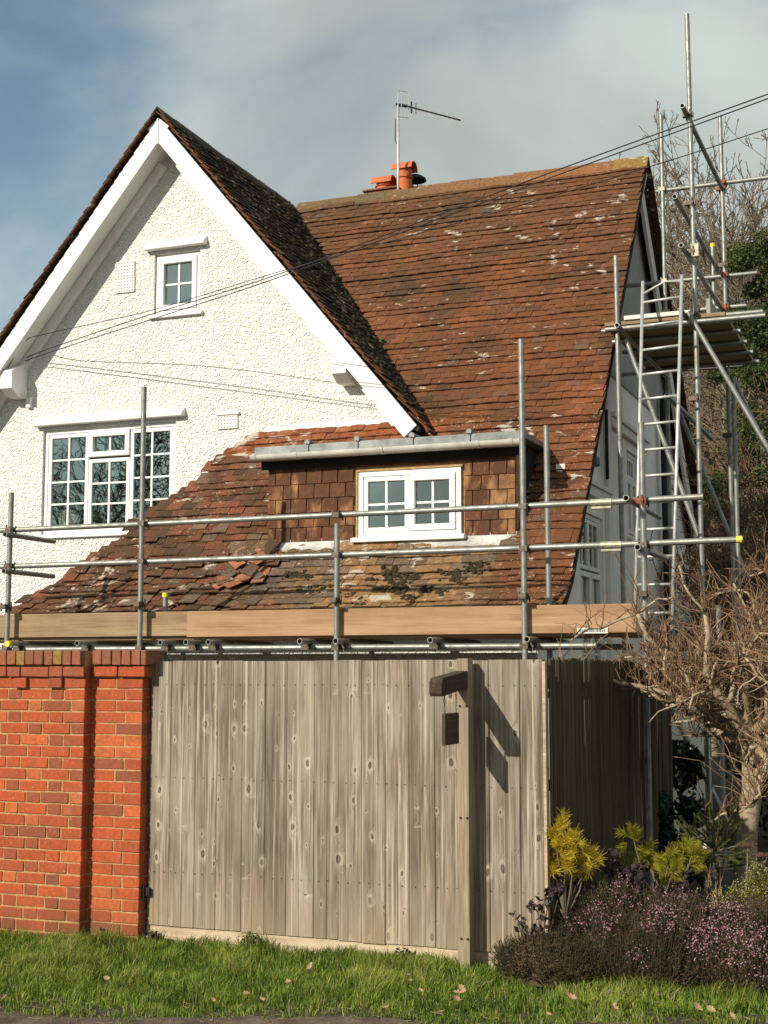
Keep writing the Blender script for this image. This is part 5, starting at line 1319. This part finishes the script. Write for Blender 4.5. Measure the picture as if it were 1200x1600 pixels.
# pollarded small tree by the fence
random.seed(77)
tb = Vector((-1.33, 10.2, 0)); tr = thing('pollard_tree', tb, 'small gnarled pollarded tree with brown upright twigs beside the scaffold', 'tree')
m = MB(); tz = 1.22
m.tube([tb + Vector((0.0, 0, -0.08)), tb + Vector((-0.02, 0, 0.25)), tb + Vector((-0.0, 0.02, 0.6)), tb + Vector((0.05, 0.0, 0.9)), tb + Vector((0.07, 0.0, tz)), tb + Vector((0.07, 0, tz + 0.12))], [0.12, 0.085, 0.075, 0.073, 0.085, 0.06], 14)
tk = m.build('trunk', 'tree_bark', tr, smooth=True)
limb = MB(); shoots = MB(); head = tb + Vector((0.07, 0, tz))
def wiggle(p, d, L_, r0, r1, n, wob, up):
    pts = [p.copy()]; rd = [r0]; dd = d.normalized()
    for i in range(n):
        dd = (dd + rv(wob) + Vector((0, 0, up))).normalized(); pts.append(pts[-1] + dd * (L_ / n)); rd.append(r0 + (r1 - r0) * (i + 1) / n)
    return pts, rd
def sprout(p, n, spread=0.75, L0=0.08, L1=0.34):
    for _ in range(n):
        d = Vector((random.gauss(0, spread), random.gauss(0, spread), random.uniform(0.35, 1.0)))
        pts, rd = wiggle(p + rv(0.012), d, random.uniform(L0, L1), random.uniform(0.0035, 0.0065), 0.002, 4, 0.30, 0.06)
        shoots.tube(pts, rd, 3, cap=False)
        if random.random() < 0.7:
            q = pts[random.choice([1, 2, 3])]; p2, r2 = wiggle(q, (pts[-1] - pts[0]).normalized() + rv(0.5), random.uniform(0.05, 0.16), 0.003, 0.0015, 3, 0.3, 0.03); shoots.tube(p2, r2, 3, cap=False)
        if random.random() < 0.35: shoots.tube([pts[-1], pts[-1] + (pts[-1] - pts[-2]).normalized() * 0.03], [0.004, 0.002], 3)
NL = 17
for i in range(NL):
    a = 2 * math.pi * i / NL + random.uniform(-.2, .2); el = random.uniform(0.35, 1.4)
    d = Vector((math.cos(a) * math.cos(el), math.sin(a) * math.cos(el), math.sin(el)))
    pts, rd = wiggle(head + rv(0.02), d, random.uniform(0.8, 1.3), random.uniform(0.032, 0.05), 0.016, 8, 0.28, -0.004)
    limb.tube(pts, rd, 7)
    for j in range(7):
        t = random.randrange(2, 9); p2, r2 = wiggle(pts[t], (pts[t] - pts[t - 1]).normalized() + rv(0.6) + Vector((0, 0, 0.15)), random.uniform(0.25, 0.6), rd[t] * 0.65, 0.007, 6, 0.38, 0.02)
        limb.tube(p2, r2, 5)
        for k in range(2, 7): sprout(p2[k], random.choice([1, 2, 3, 4]))
        if random.random() < 0.2:
            p3, r3 = wiggle(p2[3], (p2[3] - p2[2]).normalized() + rv(0.6) + Vector((0, 0, -0.35)), random.uniform(0.2, 0.45), 0.008, 0.003, 5, 0.3, -0.02); limb.tube(p3, r3, 4)
    for k in (4, 6, 7, 8): sprout(pts[k], 7, 0.42, 0.2, 0.62)
# the long limb that reaches left towards the toe board
pts, rd = wiggle(head + Vector((-0.05, -0.1, 0.15)), Vector((-1.0, -0.25, 0.30)), 1.35, 0.028, 0.008, 9, 0.12, 0.02); limb.tube(pts, rd, 7)
for k in range(3, 10): sprout(pts[k], 4, 0.5, 0.12, 0.4)
limb.build('limbs', 'pale_bark', tr, smooth=True)
tag(shoots.build('twigs', 'twig_brown', tr), kind='stuff')

# clipped dark shrub on a stem against the shaded wall
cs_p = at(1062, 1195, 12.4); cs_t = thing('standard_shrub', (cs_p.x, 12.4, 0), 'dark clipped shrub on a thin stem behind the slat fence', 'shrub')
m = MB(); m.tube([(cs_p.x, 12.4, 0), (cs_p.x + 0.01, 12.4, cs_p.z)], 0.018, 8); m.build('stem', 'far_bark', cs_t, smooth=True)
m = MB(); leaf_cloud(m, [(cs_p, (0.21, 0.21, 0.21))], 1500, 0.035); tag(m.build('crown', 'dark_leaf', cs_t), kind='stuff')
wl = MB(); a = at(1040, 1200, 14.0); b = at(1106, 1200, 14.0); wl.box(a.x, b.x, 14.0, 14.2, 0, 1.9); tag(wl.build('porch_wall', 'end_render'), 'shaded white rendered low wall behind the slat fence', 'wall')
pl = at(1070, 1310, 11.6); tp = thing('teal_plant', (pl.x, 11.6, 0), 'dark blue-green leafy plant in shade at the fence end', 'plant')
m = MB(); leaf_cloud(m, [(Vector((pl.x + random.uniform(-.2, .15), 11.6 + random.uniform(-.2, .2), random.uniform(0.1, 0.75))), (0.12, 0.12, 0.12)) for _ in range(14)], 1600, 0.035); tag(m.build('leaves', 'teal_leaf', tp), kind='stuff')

# heathers: a mass of wiry sprigs
def sprig_mass(name, label, cx, cy, rx, ry, h, n, mats, flower=None, nf=0, fl_zone=None, seed=1, lh=0.012, cat='heather'):
    random.seed(seed); t = thing(name, (cx, cy, 0), label, cat)
    st = MB(); lf = MB(); fl = MB(); tips = []
    for i in range(n):
        a = random.uniform(0, 6.283); q = random.random() ** 0.5; x = cx + rx * q * math.cos(a); y = cy + ry * q * math.sin(a)
        hh = h * math.sqrt(max(0.05, 1 - q * q * 0.92)) * (0.78 + 0.35 * fbm(x * 3.1, y * 3.1, seed) + random.uniform(-0.12, 0.12))
        base = Vector((x, y, max(0, hh - random.uniform(0.12, 0.32)))); out = Vector(((x - cx) / rx, (y - cy) / ry, 0)) * 0.55
        tip = Vector((x, y, hh)) + out * 0.09 + rv(0.02)
        base = base - out * 0.06
        st.tube([base, (base + tip) / 2 + rv(0.01), tip], [0.0022, 0.0018, 0.001], 3, cap=False); tips.append((tip, q))
        ax = (tip - base).normalized()
        for k in range(9):
            p = base.lerp(tip, random.uniform(0.25, 1.0)); d = (ax * 0.7 + rv(0.55)).normalized(); s = lh * random.uniform(0.8, 1.5); w = d.orthogonal().normalized() * 0.0022
            lf._add([p - w, p + w, p + d * s + w * .6, p + d * s - w * .6], [(0, 1, 2, 3)], max(0, min(1, 0.45 + 0.9 * fbm(x * 3.5, y * 3.5, seed + 3) + random.uniform(-.35, .35))))
    if nf:
        zz = [tp_ for tp_ in tips if fl_zone is None or fl_zone(tp_[0])]
        for i in range(nf):
            p, q = random.choice(zz); p = p + rv(0.012); s = random.uniform(0.003, 0.006); d = rv().normalized(); b = d.orthogonal().normalized(); e = d.cross(b)
            fl._add([p + d * s, p - d * s * .6 + b * s, p - d * s * .6 - b * s * .6 + e * s, p - d * s * .6 - b * s * .6 - e * s], [(0, 1, 2), (0, 2, 3), (0, 3, 1), (1, 3, 2)], random.random())
    tag(st.build('stems', 'heather_stem', t), kind='stuff'); tag(lf.build('leaves', mats, t), kind='stuff')
    if nf: tag(fl.build('flowers', flower, t), kind='stuff')
    # dense core so the mound is not see-through
    c = MB(); nn_ = 24; rings = 8
    for i in range(rings + 1):
        q = i / rings
        for k in range(nn_):
            a = 2 * math.pi * k / nn_; x = cx + rx * 0.9 * q * math.cos(a); y = cy + ry * 0.9 * q * math.sin(a)
            c.v.append((x, y, max(-0.02, h * 0.74 * math.sqrt(max(0.0, 1 - q * q)) * (0.85 + 0.35 * fbm(x * 3.1, y * 3.1, seed)) - 0.02)))
    for i in range(rings):
        for k in range(nn_): k2 = (k + 1) % nn_; c.f.append((i * nn_ + k, i * nn_ + k2, (i + 1) * nn_ + k2, (i + 1) * nn_ + k))
    c.build('woody_core', 'heather_stem', t, smooth=True)
def zone(cs_): return lambda p: any((p - Vector(c)).length < r for c, r in cs_)
Q = lambda px, py, y: tuple(at(px, py, y))
sprig_mass('heather_mound', 'large brown heather mound with pink flower clusters at the grass edge', -1.74, 8.36, 0.62, 0.55, 0.50, 5200, 'heather_leaf', 'pink_flower', 900, zone([(Q(935, 1425, 8.0), 0.14), (Q(985, 1375, 8.2), 0.15), (Q(1030, 1430, 8.0), 0.12), (Q(1000, 1490, 7.8), 0.07), (Q(1070, 1395, 8.3), 0.13), (Q(900, 1440, 8.0), 0.06)]), 4)
sprig_mass('heather_mound', 'heather mound with dense pink bloom at the lower right edge', -1.08, 8.30, 0.48, 0.42, 0.46, 3800, 'heather_leaf', 'pink_flower', 1500, zone([(Q(1130, 1470, 8.1), 0.24), (Q(1180, 1500, 8.0), 0.2), (Q(1085, 1475, 8.1), 0.09)]), 9)
sprig_mass('heather_mound', 'low russet heather spilling across the gate foot', -2.14, 7.98, 0.30, 0.26, 0.27, 1500, 'heather_leaf', None, 0, None, 14)
sprig_mass('heather_mound', 'cream flowered heather with lime foliage at the right edge', -1.06, 8.78, 0.30, 0.26, 0.60, 2000, 'lime_needle', 'cream_flower', 2600, None, 21)
# golden dwarf pine: shoots with radiating needles
def needle_shoot(m, p, d, L_, n, nl, w=0.0018, ang=0.75, t0=0.3):
    d = d.normalized(); s = d.orthogonal().normalized()
    for i in range(n):
        u = random.random(); b = p + d * L_ * u; a = random.uniform(0, 6.283); sd_ = s.copy(); sd_.rotate(Matrix.Rotation(a, 3, d))
        ag = ang * random.uniform(0.45, 1.25); nd = (d * math.cos(ag) + sd_ * math.sin(ag)).normalized(); l = nl * random.uniform(0.7, 1.1); ww = nd.orthogonal().normalized() * w
        m._add([b - ww, b + ww, b + nd * l + ww * 0.4, b + nd * l - ww * 0.4], [(0, 1, 2, 3)], max(0, min(1, t0 + 0.5 * random.random() + 0.2 * u)))
def dwarf_conifer(name, label, base, spots, mat, nl, L_, n, w, ang=0.75, cat='conifer', updir=0.7):
    t = thing(name, base, label, cat); m = MB(); w_ = MB(); base = Vector(base)
    for sp_ in spots:
        sp_ = Vector(sp_); d = ((sp_ - base - Vector((0, 0, 0.2))).normalized() * 0.7 + Vector((0, 0, updir)) + rv(0.2)).normalized()
        w_.tube([base + Vector((0, 0, 0.02)), base.lerp(sp_, 0.5) + rv(0.02), sp_, sp_ + d * L_ * .9], [0.010, 0.006, 0.004, 0.002], 5)
        needle_shoot(m, sp_, d, L_, n, nl, w, ang)
        for _ in range(4): needle_shoot(m, sp_ + rv(0.028), (d + rv(0.8)).normalized(), L_ * 0.7, int(n * .6), nl * .9, w, ang)
    w_.build('branches', 'far_bark', t, smooth=True); tag(m.build('needles', mat, t), kind='stuff')
random.seed(99)
yy = 8.20
dwarf_conifer('golden_pine', 'golden yellow dwarf pine against the gate end', tuple(at(885, 1440, yy)), [at(*q, yy + random.uniform(-.1, .1)) for q in ((876, 1300), (868, 1315), (885, 1322), (900, 1320), (872, 1340), (885, 1350), (865, 1358), (915, 1345), (922, 1352), (862, 1375), (880, 1372), (895, 1352), (870, 1330))], 'golden_needle', 0.066, 0.070, 85, 0.0019, 1.0, updir=0.35)
dwarf_conifer('golden_pine', 'yellow-green spreading pine between the heather and spruce', tuple(at(1040, 1440, 8.75)), [at(*q, 8.75 + random.uniform(-.15, .15)) for q in ((990, 1312), (975, 1350), (1000, 1352), (1012, 1345), (1030, 1358), (1045, 1350), (1052, 1362), (1040, 1372), (1060, 1340), (1068, 1332), (1062, 1368), (1020, 1362), (1075, 1352), (1080, 1340))], 'lime_needle', 0.058, 0.075, 85, 0.0019, 0.95, updir=0.35)
sb_ = Vector(at(1130, 1440, 9.1)); spr = []
for q in ((1080, 1298), (1086, 1313), (1076, 1326), (1110, 1285), (1140, 1280), (1122, 1300), (1105, 1310), (1140, 1312), (1150, 1322), (1118, 1325), (1095, 1340), (1130, 1338), (1146, 1345), (1108, 1352), (1125, 1312), (1092, 1325)): spr.append(at(*q, 9.1 + random.uniform(-.12, .12)))
t = thing('dwarf_spruce', sb_, 'dark green dwarf spruce with pale tipped fingers before the small tree trunk', 'conifer'); m = MB(); w_ = MB()
for s_p in spr:
    s_p = Vector(s_p); c0 = Vector(at(1118, 1330, 9.1)); d = (s_p - c0); d = d.normalized() + Vector((0, 0, 0.35)) + rv(0.15)
    w_.tube([sb_, c0, s_p, s_p + d.normalized() * 0.12], [0.016, 0.01, 0.005, 0.002], 5)
    needle_shoot(m, s_p - d.normalized() * 0.06, d, 0.17, 260, 0.021, 0.0022, 0.6, 0.3)
    for _ in range(3): needle_shoot(m, s_p - d.normalized() * 0.05 + rv(0.02), d + rv(0.6) - Vector((0, 0, 0.3)), 0.13, 180, 0.020, 0.0022, 0.6, 0.1)
w_.build('branches', 'far_bark', t, smooth=True); tag(m.build('needles', 'spruce_needle', t), kind='stuff')
# purple leaved shrubs
def leafy(name, label, spots, y, r, n, size, mat, cat='shrub'):
    c = [Vector(at(*q, y + random.uniform(-.1, .1))) for q in spots]; b = sum(c, Vector()) / len(c); b.z = 0
    t = thing(name, b, label, cat); m = MB(); w_ = MB()
    for q in c: w_.tube([b, b.lerp(q, 0.6) + rv(0.02), q], [0.008, 0.005, 0.002], 5)
    leaf_cloud(m, [(q, (r, r, r)) for q in c], n, size, asp=0.7); w_.build('stems', 'heather_stem', t); tag(m.build('leaves', mat, t), kind='stuff')
leafy('purple_shrub', 'dark purple leaved shrub rising from the heather beside the golden pine', [(940, 1350), (955, 1340), (965, 1360), (985, 1365), (1000, 1375), (960, 1385), (930, 1390), (900, 1385), (885, 1400), (990, 1390), (1005, 1360), (1060, 1385)], 8.5, 0.055, 420, 0.019, 'purple_leaf')
leafy('purple_shrub', 'dark round purple leaves overlapping the gate foot', [(808, 1432), (830, 1412), (840, 1420), (815, 1445), (860, 1395), (875, 1390), (850, 1410), (845, 1440)], 7.95, 0.042, 90, 0.020, 'purple_leaf')
# dry flower stems
for i, (px, py, pt) in enumerate(((1168, 1320, 0), (1105, 1362, 1), (1193, 1337, 1))):
    y = 8.9; top = at(px, py, y); t = thing('seedhead', (top.x, y, 0), ('flat rusty seedhead on a tall dry stem before the tree trunk', 'dull brown seedhead among the heather below the spruce', 'pale dry branching seedhead at the right edge')[i], 'seedhead')
    m = MB(); m.tube([(top.x + 0.02, y, 0), (top.x - 0.01, y, top.z * 0.6), tuple(top)], [0.005, 0.004, 0.003], 5)
    for k in range(14): a = random.uniform(0, 6.28); q = random.uniform(0.01, 0.055); m.tube([tuple(top - Vector((0, 0, 0.05))), (top.x + q * math.cos(a), y + q * math.sin(a), top.z)], [0.002, 0.0015], 3)
    m.build('stem', 'dry_stem', t)
    m = MB()
    for k in range(70): a = random.uniform(0, 6.28); q = 0.058 * random.random() ** 0.5; blob(m, Vector((top.x + q * math.cos(a), y + q * math.sin(a), top.z + random.uniform(-.006, .006))), random.uniform(0.005, 0.009), 0.008, Vector((0, 0, 1)), 5)
    tag(m.build('flower_head', 'dead_flower', t), kind='stuff')
t = thing('dry_grass', tuple(at(1115, 1440, 8.85)[:2]) + (0,), 'tuft of dry pale stems between spruce and cream heather', 'plant'); m = MB()
for i in range(34):
    b = at(random.gauss(1110, 10), 1440, 8.85); b.z = 0.1; tp_ = at(random.gauss(1112, 26), random.uniform(1345, 1410), 8.85); m.tube([tuple(b), tuple(b.lerp(tp_, .5) + rv(.01)), tuple(tp_)], [0.003, 0.0025, 0.0015], 4)
m.build('stems', 'dry_stem', t)

random.seed(640)
for i, (px, py, r, n, mt, lb) in enumerate(((238, 1471, 0.05, 60, 'purple_leaf', 'small dark red leaved weed at the gate hinge corner'), (655, 1488, 0.05, 60, 'evergreen', 'low green weed under the gate beside the post'), (405, 1474, 0.06, 70, 'evergreen', 'tufty green weed under the middle of the gate'), (165, 1462, 0.04, 45, 'evergreen', 'small green weed at the foot of the brick pier'))):
    c = at(px, py, z=0.0); c.y = min(c.y, YG - 0.06); t = thing('weed', (c.x, c.y, 0), lb, 'weed'); m = MB(); w_ = MB()
    for k in range(7): w_.tube([(c.x, c.y, -0.02), (c.x + random.gauss(0, r * .6), c.y + random.gauss(0, r * .3), r * 1.2)], [0.002, 0.001], 4)
    leaf_cloud(m, [(Vector((c.x, c.y, r * 0.7)), (r * 1.4, r * 0.7, r * 0.8))], n, 0.014, asp=0.7); w_.build('stems', 'heather_stem', t); tag(m.build('leaves', mt, t), kind='stuff')
# ------------------------------------------------------------------ grass and fallen leaves
random.seed(2024)
lg = MB(); V = lg.v; Fc = lg.f; TT = lg.t
def blade(x, y, h, w, tint, lean):
    z = ground_z(x, y) - 0.005; a = random.uniform(0, 6.283); dx, dy = math.cos(a), math.sin(a); lx, ly = lean
    o = len(V); wx, wy = -dy * w, dx * w
    bx, by = dx * h * 0.25 + lx * h, dy * h * 0.25 + ly * h
    V.extend([(x - wx, y - wy, z), (x + wx, y + wy, z), (x + bx * .35 + wx * .8, y + by * .35 + wy * .8, z + h * .58), (x + bx * .35 - wx * .8, y + by * .35 - wy * .8, z + h * .58), (x + bx, y + by, z + h * random.uniform(.75, 1))])
    Fc.extend([(o, o + 1, o + 2, o + 3), (o + 3, o + 2, o + 4)]); TT.extend([tint] * 5)
cnt = 0
while cnt < 88000:
    x = random.uniform(-7.2, 0.4); y = random.uniform(5.55, 8.13)
    if y > 7.93 and x < xe1 - 0.02: continue
    if y > 8.02 and x < xe2 + 0.02: continue
    px = x + 0.0
    e = soil_edge(x) + 0.12 * fbm(x * 6, y * 6, 3)
    if y < e and random.random() > 0.06: continue
    if y < e + 0.25 and random.random() > 0.35 + 2.5 * (y - e): continue
    f1 = fbm(x * 1.5, y * 1.5, 8); f2 = fbm(x * 5, y * 5, 2)
    if f2 < -0.30 and random.random() < 0.8: continue
    h = 0.040 + 0.030 * random.random() + 0.05 * max(0, f1) + 0.045 * max(0, f2)
    if y > 7.75: h *= 1.25
    if y < e + 0.3: h *= 0.6
    t_ = max(0, min(1, 0.38 + 0.30 * f1 + 0.25 * f2 + random.gauss(0, 0.20)))
    if random.random() < 0.05: t_ = 1.0
    blade(x, y, h * random.uniform(0.7, 1.25), 0.0022 * random.uniform(0.8, 1.4), t_, (0.35 * f2 + random.gauss(0, .25), 0.3 * fbm(x * 4, y * 4, 6) + random.gauss(0, .25))); cnt += 1
for (px, py, n, hh) in ((410, 1478, 160, 0.17), (210, 1470, 50, 0.10), (640, 1490, 50, 0.10), (500, 1480, 60, 0.10), (20, 1450, 80, 0.12), (850, 1500, 60, 0.10), (330, 1478, 60, 0.10)):
    c = at(px, py, z=0.0)
    for i in range(n): blade(c.x + random.gauss(0, 0.07), min(YG - 0.02, c.y - 0.04 + random.gauss(0, 0.03)), hh * random.uniform(0.5, 1.0), 0.0026, max(0, min(1, random.gauss(.5, .2))), (random.gauss(0, .3), random.gauss(-.1, .2)))
tag(lg.build('grass', 'grass', origin=Vector((0, 0, 0))), 'short green grass verge along the wall and gate', 'grass', kind='stuff')
# loose litter on the soil
m = MB()
for i in range(1500):
    x = random.uniform(-6, 0); y = soil_edge(x) + random.gauss(-0.12, 0.22); z = ground_z(x, y) + 0.02; a = random.uniform(0, 6.28); l = random.uniform(0.01, 0.05); m.tube([(x, y, z), (x + l * math.cos(a), y + l * math.sin(a), z + random.uniform(-.004, .01))], 0.0012, 3, cap=False)
tag(m.build('dry_litter', 'dry_stem', origin=Vector((0, 0, 0))), 'dry grass stalks littering the trodden earth', 'litter', kind='stuff')
def oak_leaf(px, py, s, i):
    c = at(px, py, z=0.035); m = MB(); a0 = random.uniform(0, 6.28); pts = []
    lob = [(0, -1), (.25, -.75), (.2, -.5), (.5, -.4), (.35, -.1), (.6, .1), (.38, .35), (.45, .6), (.2, .7), (0, 1)]
    out = lob + [(-x, y) for x, y in reversed(lob[1:-1])]
    nv_ = (Vector((0, 0, 1)) + rv(0.4) + Vector((0.1, -0.4, 0))).normalized(); bx = nv_.orthogonal().normalized(); bx.rotate(Matrix.Rotation(a0, 3, nv_)); by = nv_.cross(bx)
    cur = random.uniform(0.5, 1.2)
    for x, y in out: m.v.append(tuple(c + (bx * x + by * y + nv_ * cur * (x * x + 0.5 * y * y)) * s))
    m.v.append(tuple(c))
    n = len(out)
    for k in range(n): m.f.append((k, (k + 1) % n, n))
    tag(m.build('fallen_leaf', 'dead_leaf'), 'dry brown leaf lying on the grass verge', 'leaf', 'fallen leaves on the verge')
for i, (px, py, s) in enumerate(((168, 1529, .024), (385, 1554, .034), (333, 1562, .018), (375, 1572, .02), (410, 1562, .022), (451, 1536, .03), (484, 1510, .026), (485, 1517, .024), (308, 1570, .02), (4, 1557, .02), (718, 1552, .04), (712, 1560, .03), (722, 1545, .03), (640, 1522, .02), (658, 1548, .018), (688, 1581, .02), (603, 1575, .024), (893, 1558, .035), (953, 1550, .028), (960, 1575, .04), (1025, 1552, .03), (1028, 1568, .03), (1105, 1570, .036), (1112, 1578, .03), (1090, 1573, .03), (1145, 1588, .024), (858, 1585, .02), (640, 1532, .018), (985, 1556, .024), (556, 1515, .016))): oak_leaf(px, py, s, i)
